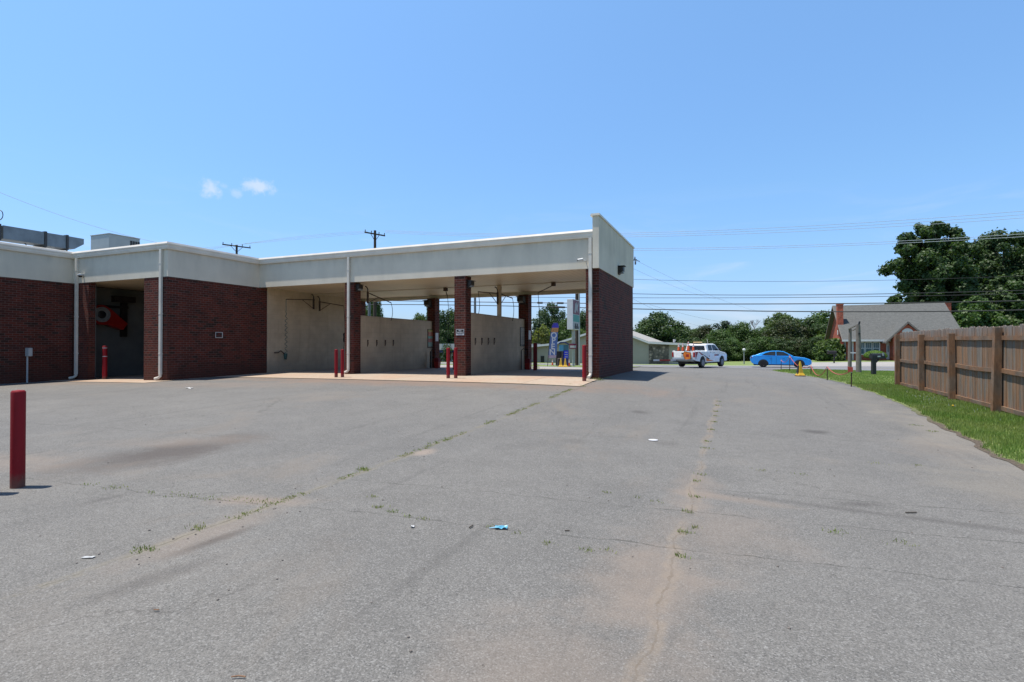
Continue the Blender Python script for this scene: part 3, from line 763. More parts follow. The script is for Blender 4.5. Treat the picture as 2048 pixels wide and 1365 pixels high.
# tunnel interior
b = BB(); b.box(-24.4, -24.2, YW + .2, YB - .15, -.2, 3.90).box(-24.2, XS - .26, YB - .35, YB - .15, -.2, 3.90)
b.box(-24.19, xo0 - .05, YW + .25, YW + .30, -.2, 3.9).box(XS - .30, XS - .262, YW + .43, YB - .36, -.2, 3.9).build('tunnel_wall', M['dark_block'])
b = BB(); b.box(-24.4, XS - .26, YW + .17, YB - .15, 3.93, 3.98).build('tunnel_ceiling', M['ceil'])
# downspouts
def spout(px, y, ztop, elbow, dirn, wd=.085):
    x = onY(px, y); zb = gh(x, y) + .12
    b = BB(); b.box(x - wd / 2, x + wd / 2, y - .04, y + .035, zb + .10, ztop)
    pts = [(x, y, zb + .14), (x, y, zb + .05), (x + dirn[0] * .06, y + dirn[1] * .06, zb - .01), (x + dirn[0] * .2, y + dirn[1] * .2, zb - .05)]
    b.tube(pts, [.048, .05, .05, .05], 8)
    for zz in (ztop - .5, 2.6, 1.2): b.box(x - wd / 2 - .006, x + wd / 2 + .006, y - .046, y + .05, zz, zz + .03)
    b.build('downspout', M['spout'])
spout(696.8, YF - .045, FZ1 - .03, 1, (-1, -.2)); spout(1181, YF - .045, FZ1 - .03, 1, (-.1, -1), .10)
spout(321, YW - .045, FZ1 - .03, 1, (-1, -.3), .10); spout(152.5, YW - .045, FZ1 - .03, 1, (-1, -.6), .11)

# ------------------------------------------------------------------ rooftop equipment
b = MB(); XD = -25.5
r = empty('roof_duct', (XD, 12, 5.05), 0, 'long galvanized metal duct on stands along the left roof', 'duct')
def seg(y0, y1, z0, z1, w_, nm='duct_section', m=M['galv']):
    q = MB(); q.box(-w_, 0, y0 - 12, y1 - 12, z0 - 5.05, z1 - 5.05); return q.build(nm, m, r, bevel=.01)
seg(8.0, 10.9, 5.30, 6.13, .9); seg(11.05, 12.35, 5.55, 6.06, .7); seg(12.42, 13.1, 5.52, 6.05, .7)
q = MB(); q.prism([(1.18, .50), (1.18, 1.0), (1.75, .99), (1.75, .76), (1.40, .50)], -.7, 0, 'yz'); q.build('duct_nozzle', M['galv'], r)
for y0 in (10.9, 12.35, 13.1):
    q = MB(); q.box(-.78, .03, y0 - 12, y0 - 12 + .08, .42, 1.04).box(-.06, -.01, y0 - 12 + .01, y0 - 12 + .06, 0, .44).box(-.74, -.69, y0 - 12 + .01, y0 - 12 + .06, 0, .44)
    q.build('duct_stand', M['galv_dark'], r)
q = MB(); q.tube([(.03, -.3, .45), (.05, -.2, .25), (.05, .1, .22), (.04, .33, .40)], .018, 6); q.build('conduit', M['galv_dark'], r)
xh, yh = -26.4, 14.5
r = empty('rooftop_unit', (xh, yh, 5.05), 0, 'grey box shaped air conditioner on the roof beside the duct', 'air conditioner')
q = MB(); q.box(0, 1.3, 0, 1.3, .05, 1.32).box(-.02, 1.32, -.02, 1.32, 1.32, 1.36).build('cabinet', M['hvac'], r, bevel=.012)
for i in range(4):
    q = MB(); q.box(1.301, 1.315, .88 + i * .11, .96 + i * .11, .70, 1.18).build('vent_grille', M['black'], r)
q = MB(); q.box(.55, .95, -.35, -.03, .05, .16).build('curb_flashing', M['white'], r)
# ring antenna at far left
q = MB(); xr, yr = at(-4, 17.0); pts = []
for i in range(25):
    a = 2 * math.pi * i / 24; pts.append((xr + .13 * math.cos(a), yr + .04 * math.cos(a), hz(430, xr, yr) + .16 * math.sin(a)))
q.tube(pts, .012, 6, False); q.tube([(xr, yr, 5.05), (xr, yr, hz(430, xr, yr) - .16)], .015, 6)
tag(q.build('wire_loop', M['dark']), 'thin dark wire loop standing on the roof above the left edge', 'cable')

# ------------------------------------------------------------------ bollards
def bollard(x, y, h, rad, m, label, stripes=False, group='red steel bollards', zb=None):
    zb = gh(x, y) + .012 if zb is None else zb
    r = empty('bollard', (x, y, zb), 0, label, 'bollard', group)
    q = MB(); q.lathe([(rad * 1.0, -.05), (rad, h - rad * .45), (rad * .97, h - rad * .3), (rad * .8, h - rad * .1), (rad * .45, h - .008), (.01, h)], n=24).build('post', m, r, smooth=True)
    if stripes:
        for z in (h - .10, h - .42):
            q = MB(); q.lathe([(rad + .003, z), (rad + .003, z + .022)], n=24).build('reflective_band', M['whiteref'], r, smooth=True)
    return r
def bol(px, py, h, rad, m, label, Z=None, **k):
    # find the ground point under pixel (px, py) by marching along the view ray
    if Z is None:
        Z = 2.5
        while Z < 80:
            X, Y = at(px, Z)
            if CZ - (py - HY) * Z / F <= gh(X, Y) + .016: break
            Z += .02
    X, Y = at(px, Z); return bollard(X, Y, h, rad, m, label, **k)
def ground_at(px, py, zmin=2.2):
    Z = zmin
    while Z < 120:
        X, Y = at(px, Z)
        if CZ - (py - HY) * Z / F <= gh(X, Y): break
        Z += .02
    return X, Y
bol(37.5, 972, 1.0, .061, M['red'], 'thick red bollard standing alone in the lot nearest the camera')
X_, Y_ = at(-32, 5.3); bollard(X_, Y_, 1.0, .061, M['red'], 'red bollard just outside the left edge whose shadow enters the photo')
bol(672.5, 755, .98, .056, M['red'], 'left red bollard of the pair in front of the first bay column')
bol(685, 755, .98, .056, M['red'], 'right red bollard of the pair beside the downspout of the first bay column')
bol(896.5, 757, 1.0, .058, M['red'], 'left red bollard of the pair in front of the column with the parking sign')
bol(911.5, 757, 1.0, .058, M['red'], 'right red bollard of the pair against the column with the parking sign')
bol(908.5, 739, .78, .06, M['red'], 'shorter red bollard at the rear, half hidden behind the bollard pair')
bol(1168.5, 762.5, 1.08, .060, M['red'], 'red bollard beside the downspout at the right end of the bays')
bol(1070.5, 741, 1.15, .085, M['red_dk'], 'wide dark red bollard standing in shade behind the rear column')
bol(210, 757, 1.28, .078, M['red'], 'red bollard with two white bands in the dark tunnel opening', stripes=True, Z=dep(-22.0, 12.75))

# ------------------------------------------------------------------ wall fittings
def wallpack(x, y, z, nrm, label, s=1.):
    r = empty('wall_light', (x, y, z), math.atan2(nrm[1], nrm[0]), label, 'lamp', 'dark box floodlights')
    q = MB(); q.slices([[(-.14 * s, -.16 * s), (.14 * s, -.16 * s), (.14 * s, .13 * s), (-.14 * s, .13 * s)], [(-.16 * s, -.02 * s), (.16 * s, -.02 * s), (.16 * s, .15 * s), (-.16 * s, .15 * s)]], [0, .20 * s], 'yz').build('housing', M['dark'], r, bevel=.01)
    q = MB(); q.box(.03 * s, .19 * s, -.12 * s, .12 * s, -.10 * s, -.03 * s).build('lens', M['grey'], r)
    q = MB(); q.box(0, .26 * s, -.17 * s, .17 * s, .155 * s, .175 * s).build('visor', M['dark'], r)
    return r
yl = onX(1237.5, XA + .03); wallpack(XA + .026, yl, hz(542, XA, yl), (1, 0), 'dark floodlight on the cream fascia above the right end wall', .95)
wallpack(-13.33, YF + .22, 3.70, (1, 0), 'dark floodlight high on the column nearest the first downspout', .8)
wallpack(-8.55, YF + .22, 3.62, (1, 0), 'dark floodlight high on the column with the parking sign', .8)
wallpack(-13.6, YB - .39, hz(610, -13.5, YB), (-.3, -1), 'dark floodlight on the rear column of the left dividing wall', 1.1)
wallpack(-8.75, YB - .39, hz(603, -8.7, YB), (-.3, -1), 'dark floodlight on the rear column of the right dividing wall', 1.1)
# security cameras
x = onY(1166, YF - .1); z = hz(521, x, YF - .1)
r = empty('security_camera', (x, YF, z), 0, 'white bullet camera under the fascia next to the right downspout', 'camera')
q = MB(); q.tube([(.02, -.16, .03), (-.14, -.2, .0)], [.038, .040], 12).build('body', M['white'], r, smooth=True)
q = MB(); q.tube([(-.141, -.2, .0), (-.158, -.204, -.003)], [.036, .03], 12).build('lens', M['black'], r)
q = MB(); q.tube([(.07, -.005, -.01), (.06, -.1, -.01), (.0, -.165, .0)], .018, 8).build('bracket', M['white'], r)
q = MB(); q.tube([(.07, -.02, -.02), (.10, -.03, -.12), (.16, -.02, -.22)], .008, 6).build('cable', M['white'], r)
x = onY(160, YW - .1); z = hz(551, x, YW - .1)
r = empty('security_camera', (x, YW, z), 0, 'white dome camera under the fascia beside the far left downspout', 'camera')
q = MB(); q.lathe([(.05, .06), (.085, .05), (.09, .0), (.08, -.01)], c=(0, -.11, 0), n=16).build('body', M['white'], r, smooth=True)
q = MB(); q.lathe([(.068, -.01), (.06, -.05), (.03, -.075), (.01, -.08)], c=(0, -.11, 0), n=16).build('dome', M['black'], r, smooth=True)
q = MB(); q.box(-.03, .03, -.1, 0, .0, .05).build('bracket', M['white'], r)
# security sign on the column
x0, x1 = onY(912, YF), onY(928, YF); z0, z1 = hz(671, x0, YF), hz(659, x0, YF); ys = YF + .006
r = empty('warning_sign', ((x0 + x1) / 2, ys, (z0 + z1) / 2), 0, 'small black and white no parking sign on the brick column', 'sign')
sw, sh = (x1 - x0) / 2, (z1 - z0) / 2
q = MB(); q.box(-sw, sw, -.006, 0, -sh, sh).build('plate', M['white'], r)
q = MB(); q.box(-sw * .88, sw * .88, -.009, -.006, -sh * .45, sh * .86).build('black_panel', M['black'], r)
text('NO', sh * .62, M['white'], 'lettering', r, (.0, -.0105, sh * .50), ext=.001, bold=.002)
text('PARKING', sh * .52, M['white'], 'lettering', r, (.0, -.0105, -sh * .10), ext=.001, bold=.002)
q = MB(); q.box(-sw * .6, sw * .6, -.0085, -.006, -sh * .78, -sh * .62).build('small_print', M['grey'], r)
# red sign on the wing wall
xs = XS + .0; y0, y1 = onX(431, xs), onX(445.5, xs); z0, z1 = hz(676, xs, y0), hz(664.5, xs, y0)
r = empty('notice_sign', (xs - .009, (y0 + y1) / 2, (z0 + z1) / 2), 0, 'small black and red notice with white frame on the brick side wall', 'sign')
sw, sh = (y1 - y0) / 2, (z1 - z0) / 2
q = MB(); q.box(0, .006, -sw, sw, -sh, sh).build('plate', M['white'], r)
q = MB(); q.box(.006, .009, -sw * .88, sw * .80, -sh * .84, sh * .84).build('panel', M['black'], r)
text('NO', sh * .62, M['fire'], 'lettering', r, (.0105, 0, sh * .38), (R(90), 0, R(90)), .001)
text('TRESPASSING', sh * .40, M['fire'], 'lettering', r, (.0105, 0, -sh * .32), (R(90), 0, R(90)), .001)
# menu boards
def poster_mat(name, cols_):
    m, t, b = mat(name); P = t.obj(); x, y, z = t.xyz(P)
    rmp = t.new('ShaderNodeValToRGB'); rmp.color_ramp.interpolation = 'CONSTANT'
    t.put(rmp.inputs[0], t.rng(z, -.45, .45, 0, 1))
    el = rmp.color_ramp.elements
    for i, (p, c) in enumerate(cols_):
        e = el[i] if i < 2 else el.new(p); e.position = p; e.color = (*c, 1)
    ln = t.m('MULTIPLY', t.m('GREATER_THAN', t.m('FRACT', t.m('MULTIPLY', z, 14)), .55), t.m('GREATER_THAN', t.noise(P, 26, 1), .47))
    t.put(b.inputs['Base Color'], t.mix(t.m('MULTIPLY', ln, .35), rmp.outputs[0], (.6, .55, .4))); b.inputs['Roughness'].default_value = .5; return m
M['menu1'] = poster_mat('wash_menu_print', [(0, (.12, .08, .06)), (.08, (.14, .24, .20)), (.3, (.30, .06, .05)), (.5, (.10, .30, .22)), (.62, (.40, .10, .05)), (.85, (.35, .30, .05))])
M['menu2'] = poster_mat('faded_menu_print', [(0, (.06, .06, .06)), (.12, (.20, .18, .16)), (.5, (.28, .24, .20)), (.8, (.30, .27, .24))])
for wx_, p0, p1, t0, t1, mm, lab in ((-13.45, 855, 868, 659, 696, 'menu1', 'colourful wash menu board on the left dividing wall'), (-8.67, 1040, 1048.5, 655, 693, 'menu2', 'faded instruction board on the right dividing wall')):
    y0, y1 = onX(p0, wx_), onX(p1, wx_); ym = (y0 + y1) / 2; z0, z1 = hz(t1, wx_, ym), hz(t0, wx_, ym)
    r = empty('menu_board', (wx_ + .001, ym, (z0 + z1) / 2), 0, lab, 'sign')
    hw, hh = abs(y1 - y0) / 2, (z1 - z0) / 2
    q = MB(); q.box(0, .02, -hw, hw, -hh, hh).build('frame', M['dark'], r)
    q = MB(); q.box(.02, .024, -hw * .9, hw * .9, -hh * .95, hh * .95).build('print', M[mm], r)
for x, px, t0, t1, lab in ((-13.28, 883.5, 666, 683, 'narrow white paper notice on the rear column left of the bollard pair'), (-8.48, 1060.5, 662, 679, 'narrow white paper notice on the rear column beside the dark red bollard')):
    y = YB - .2; zc = hz((t0 + t1) / 2, x, y)
    tag(MB().box(x - .018, x - .01, y - .14, y + .12, zc - .2, zc + .2).build('paper_notice', M['white']), lab, 'sign')
# mat clamps
for wx_, pxs, py0, names in ((-13.45, (735, 753, 770, 786), 680, 'left'), (-8.67, (950, 963, 976, 988), 676, 'right')):
    for i, p in enumerate(pxs):
        y = onX(p, wx_); z = hz(py0, wx_, y)
        r = empty('mat_clamp', (wx_, y, z), 0, 'dark metal floor mat clamp, %s of four in a row on the %s dividing wall' % (('first', 'second', 'third', 'last')[i], names), 'clamp', 'mat clamps on the %s dividing wall' % names)
        q = MB(); q.box(0, .015, -.016, .016, -.27, 0).build('plate', M['rust'], r)
        q = MB(); q.box(.015, .05, -.014, .014, -.05, -.02).tube([(.03, 0, -.05), (.05, 0, -.14), (.03, 0, -.21)], .009, 6).build('jaw', M['rust'], r)

# booms and hoses
def boom(base, tip, label, drop, coil=False, brace=True, post=None, nozzle=True):
    bx, by, bz = base; r = empty('spray_boom', base, 0, label, 'boom', 'ceiling height spray booms')
    tx, ty, tz = (tip[0] - bx, tip[1] - by, tip[2] - bz)
    q = MB(); q.tube([(0, 0, 0), (tx, ty, tz)], .02, 8).build('arm', M['rust'], r)
    if brace:
        q = MB(); q.tube([(0, 0, -.42), (tx * .45, ty * .45, tz * .45)], .014, 6).build('brace', M['rust'], r)
        q = MB(); q.box(-.03, .03, -.03, .03, -.44, .04).build('bracket', M['rust'], r)
        q = MB(); q.tube([(0, 0, .04), (-.02, .02, .14), (-.05, 0, .22), (-.12, 0, .26)], .022, 6).build('swivel_hose', M['black'], r)
    else:
        q = MB(); q.box(-.07, .07, -.07, .07, -.04, .10).build('bracket', M['rust'], r)
    pts = []
    n = 150 if coil else 12
    for i in range(n + 1):
        f = i / n; z = tz - drop * f
        if coil:
            a = f * 2 * math.pi * 12; rr = .045 * min(1, max(0, (f - .18) * 6))
            pts.append((tx + rr * math.cos(a), ty + rr * math.sin(a), z))
        else:
            pts.append((tx + .04 * math.sin(f * 3.1), ty + .05 * math.sin(f * 3.1), z))
    q = MB(); q.tube(pts, .011 if coil else .012, 6).build('hose', M['green_hose'] if coil else M['black'], r)
    return r
def PX(px, py, X=None, Y=None):
    if X is not None: Y = onX(px, X)
    else: X = onY(px, Y)
    return (X, Y, hz(py, X, Y))
W3 = XS + .12
boom(PX(627, 600, X=W3), PX(572, 599, X=W3 + .9), 'spray boom with coiled green hose on the left bay wall', hz(599, W3, 17.6) - hz(705, W3, 17.6), True)
boom(PX(639, 604, X=W3), PX(687, 612, X=W3 + .5), 'spray boom with straight hose on the left bay wall beside the first column', 2.1)
boom((-8.77, 19.4, hz(587, -8.77, 19.4)), PX(956, 584, X=-8.95), 'spray boom reaching left from the post above the right dividing wall', .95)
boom((-8.77, 19.7, hz(588, -8.77, 19.7)), PX(1025, 597, X=-8.6), 'spray boom reaching right from the post above the right dividing wall', .95)
boom((-13.5, 17.3, 3.62), PX(782, 606, X=-13.3), 'spray boom above the left dividing wall by the front column', .75)
p = PX(1107, 568, Y=19.5); boom((p[0], p[1], 3.84), PX(1076, 586, Y=20.8), 'ceiling mounted spray boom in the rightmost bay', 2.0, brace=False)
p = PX(891, 578, Y=19.5); boom((p[0], p[1], 3.84), (p[0] - .05, p[1] + .25, 3.60), 'short ceiling mounted spray boom in the middle bay', 1.9, brace=False)
# spray gun holster on left wall
a = PX(546, 706, X=XS + .02); c_ = PX(568, 712, X=XS + .02)
r = empty('wand_holder', c_, 0, 'green wand holder with rusty wand low on the left bay wall', 'holder')
q = MB(); q.lathe([(.05, -.16), (.075, 0), (.085, .10)], c=(.09, 0, 0), n=12).build('cup', M['green_hose'], r, smooth=True)
q = MB(); q.tube([(.09, 0, .05), (.09, -.12, .12), (.08, -.25, .22), (.08, -.40, .14), (.08, a[1] - c_[1], a[2] - c_[2])], .026, 6).build('wand', M['rust'], r)
p = PX(688, 675, X=XS + .3); tag(MB().lathe([(.03, -.25), (.05, -.1), (.03, .02), (.05, .15), (.02, .22)], c=(p[0] + .0, p[1], p[2]), n=10).build('spray_gun', M['black'], smooth=True), 'black spray gun hanging on a hose beside the first column', 'spray gun')
# red bins with dark lids + hose stands
for wx_, px, lab in ((-13.2, 875, 'left'), (-8.3, 1056.5, 'right')):
    y = onX(px, wx_) if False else YB - .75; x = onY(px, y)
    r = empty('trash_bin', (x, y, gh(x, y) + .016), 0, 'low red bin with dark lid at the rear end of the %s dividing wall' % lab, 'bin', 'red bins')
    q = MB(); q.slices([[(-.09, -.09), (.09, -.09), (.09, .09), (-.09, .09)], [(-.12, -.12), (.12, -.12), (.12, .12), (-.12, .12)]], [0, .30], 'xy').build('body', M['fire'], r, bevel=.01)
    q = MB(); q.slices([[(-.13, -.13), (.13, -.13), (.13, .13), (-.13, .13)], [(-.10, -.10), (.10, -.10), (.10, .10), (-.10, .10)]], [.30, .48], 'xy').build('lid', M['red_dk'], r, bevel=.01)
    x2 = x - .33; y2 = y - .05
    r = empty('hose_stand', (x2, y2, gh(x2, y2) + .016), 0, 'thin dark standpipe with a bent hose at the rear of the %s dividing wall' % lab, 'standpipe', 'standpipes')
    q = MB(); q.box(-.04, .04, -.03, .03, 0, .80).build('pipe', M['dark'], r)
    q = MB(); q.tube([(0, 0, .76), (.04, 0, .86), (.13, 0, .92), (.22, 0, .85), (.25, 0, .62)], .016, 6).build('hose', M['black'], r)
# utility pedestal near the left wall
X_, Y_ = ground_at(55, 765); X_, Y_ = at(55, dep(XL + .25, onX(55, XL + .25)))
r = empty('utility_pedestal', (X_, Y_, gh(X_, Y_)), 0, 'grey electrical box on a thin post in front of the left brick wall', 'utility box')
z0 = hz(713, X_, Y_) - gh(X_, Y_)
q = MB(); q.box(-.02, .2, -.06, .06, z0, z0 + .30).build('box', M['lgrey'], r, bevel=.01)
q = MB(); q.tube([(0, 0, 0), (0, 0, z0)], .028, 8).build('post', M['lgrey'], r)
# blower in the tunnel
px_, py_ = 205.6, 629; xb = -23.96; yb = onX(px_, xb + .24); zb = hz(py_, xb, yb)
r = empty('dryer_blower', (xb, yb, zb), 0, 'bright red car dryer blower with round grey intake inside the dark tunnel', 'blower')
out = []
for i in range(22):
    a = math.pi * (.25 + 1.62 * i / 21); rr = .36 + .10 * i / 21; out.append((rr * math.cos(a) , rr * math.sin(a)))
sc = [(y_, z_) for y_, z_ in out]
nz = [(.20, -.38), (.70, -.62), (.88, -.38), (.36, .20)]
q = MB(); q.prism([(p[0], p[1]) for p in out] + [(.15, -.40), (.80, -.62), (.98, -.36), (.30, .24)], -.12, .22, 'yz')
q.build('scroll_housing', M['fire'], r, bevel=.012)
q = MB(); q.lathe([(.31, .221), (.31, .262), (.25, .27), (.23, .235), (.17, .225)], c=(0, -.03, -.02), n=28, axis='x').build('intake_ring', M['grey'], r, smooth=True)
q = MB(); q.lathe([(.16, .226), (.13, .245), (.02, .25)], c=(0, -.03, -.02), n=20, axis='x').build('motor', M['black'], r, smooth=True)
q = MB(); q.box(-.20, -.12, -.3, 1.2, .3, .4).box(-.2, -.1, .9, 1.15, -.9, .8).box(-.1, .2, .5, 1.3, .55, .8).build('mounting_frame', M['dark'], r)

# ------------------------------------------------------------------ timber fence
XF = 5.1
fp = [21.7, 19.2, 16.8, 14.3, 11.85, 9.4]
r = empty('privacy_fence', (XF, 15, 0), 0, 'weathered brown wooden privacy fence with posts and three rails facing the drive', 'fence')
rs = np.random.RandomState(21)
q = MB(); y = 21.78
while y > 9.3:
    wd_ = .138; yc = y - wd_ / 2
    zb = gh(XF, yc) + .03 + rs.uniform(0, .02); zt = gh(XF, yc) + 1.87 + rs.uniform(-.02, .02)
    x0 = .072 + rs.uniform(0, .004); tilt = rs.normal() * .006
    y0, y1 = yc - 15 - wd_ / 2 + .003, yc - 15 + wd_ / 2 - .003
    poly = [(y0, zb), (y1, zb), (y1 + tilt, zt - .03), (y1 - .025 + tilt, zt), (y0 + .025 + tilt, zt), (y0 + tilt, zt - .03)]
    q.prism(poly, x0, x0 + .018, 'yz'); y -= .142
q.build('pickets', M['boards'], r)
for i, y in enumerate(fp):
    g = gh(XF, y); q = MB(); dz = (0, -.05, -.06, .04, 0, -.03)[i]; ln = (0, .0, -.02, .06, 0, 0)[i]
    q.slices([[(-.095 - ln * .3, y - 15 - .06), (.045, y - 15 - .06), (.045, y - 15 + .06), (-.095 - ln * .3, y - 15 + .06)],
              [(-.09 + ln * .2, y - 15 - .06 - ln), (.045, y - 15 - .06 - ln), (.045, y - 15 + .06 - ln), (-.09 + ln * .2, y - 15 + .06 - ln)]], [g - .1, g + 1.80 + dz], 'xy')
    q.build('fence_post', M['timber'], r, bevel=.006)
for i in range(5):
    a, b_ = fp[i] - .06, fp[i + 1] + .06
    for h_, sag in ((1.62, .010), (.93, .025), (.14, .01)):
        q = MB(); n = 8; k0 = None
        secs = []; zs = []
        for j in range(n + 1):
            yy = a + (b_ - a) * j / n; zc = gh(XF, yy) + h_ - sag * math.sin(math.pi * j / n) + rs.normal() * .001
            secs.append((yy, zc))
        for j in range(n):
            (ya, za), (yb_, zb_) = secs[j], secs[j + 1]
            q.add([(.030, ya - 15, za - .045), (.070, ya - 15, za - .045), (.070, ya - 15, za + .045), (.030, ya - 15, za + .045),
                   (.030, yb_ - 15, zb_ - .045), (.070, yb_ - 15, zb_ - .045), (.070, yb_ - 15, zb_ + .045), (.030, yb_ - 15, zb_ + .045)],
                  [(0, 4, 5, 1), (1, 5, 6, 2), (2, 6, 7, 3), (3, 7, 4, 0)] + ([(0, 1, 2, 3)] if j == 0 else []) + ([(4, 7, 6, 5)] if j == n - 1 else []))
        q.build('rail', M['timber'], r)

# ------------------------------------------------------------------ cones
def stripe_cone(x, y, h, label, z=None, rz=0, body='orange', col2=True):
    zz = (gh(x, y) + .03) if z is None else z
    r = empty('traffic_cone', (x, y, zz), rz, label, 'cone')
    k = h / .7
    q = MB(); q.box(-.18 * k, .18 * k, -.18 * k, .18 * k, 0, .03 * k).build('base', M[body] if body != 'orange' else M['black'], r, bevel=.005)
    def rad(t): return (.13 - .105 * t) * k
    def part(t0, t1, m, nm, e=0):
        q = MB(); q.lathe([(rad(t0) + e, t0 * h + .02), (rad(t1) + e, t1 * h + .02)], n=18).build(nm, m, r, smooth=True)
    part(.0, .97, M[body], 'cone')
    if col2:
        part(.52, .72, M['whiteref'], 'reflective_collar', .004); part(.80, .92, M['whiteref'], 'reflective_collar', .004)
    return r
x, y = ground_at(1105, 732); stripe_cone(x, y, .46, 'small orange traffic cone at the foot of the blue open flag')
x, y = ground_at(1138, 729); x, y = at(1138.5, 36.5); stripe_cone(x, y, .48, 'orange and white traffic cone beside the steel sign pole')
def narrow_cone(x, y, h, label, wb=.5, z=None):
    zz = gh(x, y) + .03 if z is None else z
    r = empty('caution_cone', (x, y, zz), .4, label, 'cone')
    k = h / .7
    q = MB(); q.lathe([(.25 * k, 0), (.26 * k, .03 * k), (.22 * k, .035 * k)], n=8).build('base', M['timber'] if h > .6 else M['yellow'], r)
    sq = lambda s_: [(-s_, -s_), (s_, -s_), (s_, s_), (-s_, s_)]
    q = MB(); q.slices([sq(.17 * k), sq(.10 * k), sq(.055 * k), sq(.025 * k)], [.035 * k, .16 * k, .5 * k, h], 'xy').build('cone', M['yellow'], r, bevel=.01)
    return r
x, y = at(1121.5, 33.0); narrow_cone(x, y, .55, 'left small yellow caution cone in front of the blue kiosk'); x, y = at(1130.5, 33.0); narrow_cone(x, y, .55, 'right small yellow caution cone in front of the blue kiosk')
x, y = ground_at(1600, 753); rc = narrow_cone(x, y, .69, 'tall yellow caution cone at the grass edge in front of the blue car', z=gh(x, y) + .01)
q = MB(); _w = q.slices([[(-.075, .10), (.075, .10), (.03, .45), (-.03, .45)], [(-.075, .10), (.075, .10), (.03, .45), (-.03, .45)]], [-.16, -.135]).build('warning_panel', M['black'], rc)
_w.rotation_euler = (R(-11), 0, R(-90)); _w.location = (-.02, 0, .03)

# ------------------------------------------------------------------ stakes and chain
stk = [(1562, 741, 720), (1579, 743, 712), (1621.5, 750, 732), (1654, 761, 734), (1702, 774, 741)]
pts3 = []
for i, (px, pb, pt) in enumerate(stk):
    x, y = ground_at(px, pb); g = gh(x, y); zt = hz(pt, x, y); pts3.append((x, y, zt))
    r = empty('chain_stake', (x, y, g), 0, ('farthest thin stake of the red chain, in front of the blue car door', 'thin stake of the red chain with a white top in front of the blue car', 'thin stake of the red chain just right of the yellow cone', 'thin stake of the red chain between the cone and the wooden posts', 'nearest stake of the red chain with a red knot at its top')[i], 'stake', 'stakes carrying the red chain')
    h = zt - g
    q = MB(); q.tube([(0, 0, -.05), (0.01, 0, h)], .018 if i > 2 else .022, 6).build('stake', M['rust'], r)
    q = MB(); q.tube([(0.008, 0, h * .86), (0.01, 0, h * .97)], .024, 6).build('sleeve', M['whiteref'], r)
    if i == 4:
        q = MB(); _w = q.slices([[(-.10, -.05), (.04, -.05), (.05, .10), (-.11, .12)], [(-.08, -.05), (.04, -.04), (.05, .10), (-.09, .12)]], [-.03, .05]).build('knot', M['chain'], r); _w.location = (0, 0, h)
q = MB()
for i in range(4):
    a, b_ = Vector(pts3[i]), Vector(pts3[i + 1]); sag = (.28, .36, .42, .22)[i]; n = 14
    sub = [a.lerp(b_, j / n) - Vector((0, 0, sag * 4 * (j / n) * (1 - j / n))) for j in range(n + 1)]
    q.tube(sub, .016, 5)
tag(q.build('barrier_chain', M['chain']), 'red plastic chain sagging between thin stakes on the grass', 'chain')

# ------------------------------------------------------------------ weathered posts, mailboxes
x1, y1 = ground_at(1699, 740); x1, y1 = at(1699, 33.5); x2, y2 = ground_at(1717, 746); x2, y2 = at(1717, 31.5)
r = empty('post_frame', (x1, y1, gh(x1, y1)), 0, 'two weathered round timber posts joined by crooked cross pieces', 'posts')
h1 = hz(658, x1, y1) - gh(x1, y1); h2 = hz(651, x2, y2) - gh(x1, y1); g2 = gh(x2, y2) - gh(x1, y1)
q = MB(); q.tube([(0, 0, -.1), (.02, 0, h1 * .5), (.04, 0, h1)], [.115, .105, .085], 12).build('post', M['post'], r, smooth=True)
dx, dy = x2 - x1, y2 - y1
q = MB(); q.tube([(dx, dy, g2 - .1), (dx, dy, h2 * .5), (dx - .02, dy, h2)], [.15, .135, .12], 12).build('post', M['post'], r, smooth=True)
q = MB(); q.bar((-.05, -.02, h1 - .03), (dx + .02, dy - .12, h2 + .08), .06, .05).bar((.15, -.06, h1 - .12), (dx, dy - .14, h2 - .12), .05, .04).build('cross_piece', M['post'], r)
zz = hz(706, x1, y1) - gh(x1, y1)
q = MB(); q.bar((.05, 0, zz), (dx - .1, dy, zz + .02), .05, .07).build('lower_cross_piece', M['lgrey'], r)
q = MB(); q.tube([(dx, dy - .1, h2 + .02), (dx + .05, dy - .1, h2 + .22)], .05, 8).tube([(dx + .02, dy - .16, h2 - .5), (dx + .02, dy - .12, h2 - .5)], .06, 8).build('iron_fitting', M['black'], r)
def mailbox(px, py, m_, label, h, s=1.0, arm=1, post=.055):
    x, y = ground_at(px, py); r = empty('mailbox', (x, y, gh(x, y)), math.atan2(sy_, cy_), label, 'mailbox')
    q = MB(); q.box(-post * s, post * s, -post * s, post * s, -.05, h - .22 * s)
    q.bar((0, 0, h - .45 * s), (.22 * s * arm, 0, h - .24 * s), .06 * s).build('post', m_, r)
    q = MB(); prof = []
    for i in range(9):
        a = math.pi * i / 8; prof.append((.10 * s * math.cos(a), h - .10 * s + .10 * s * math.sin(a)))
    prof += [(-.10 * s, h - .22 * s), (.10 * s, h - .22 * s)]
    q.prism([(p[0], p[1]) for p in prof], -.12 * s, .42 * s, 'yz').build('box', m_, r)
    q = MB(); q.box(.10 * s, .22 * s, -.105 * s, -.101 * s, h - .15 * s, h - .10 * s).build('number_plate', M['white'], r)
    q = MB(); q.box(.30 * s, .36 * s, -.115 * s, -.101 * s, h - .10 * s, h + .03 * s).build('flag', M['lgrey'], r)
    return r
mailbox(1747, 750, M['black'], 'black mailbox on a thick black post next to the wooden fence', 1.12, 1.25, 1, .068)
mb = mailbox(1668, 727, M['dark'], 'small dark mailbox on a thin grey post in front of the big bush', 1.25, 1.5, -1, .03); mb.rotation_euler[2] += math.pi

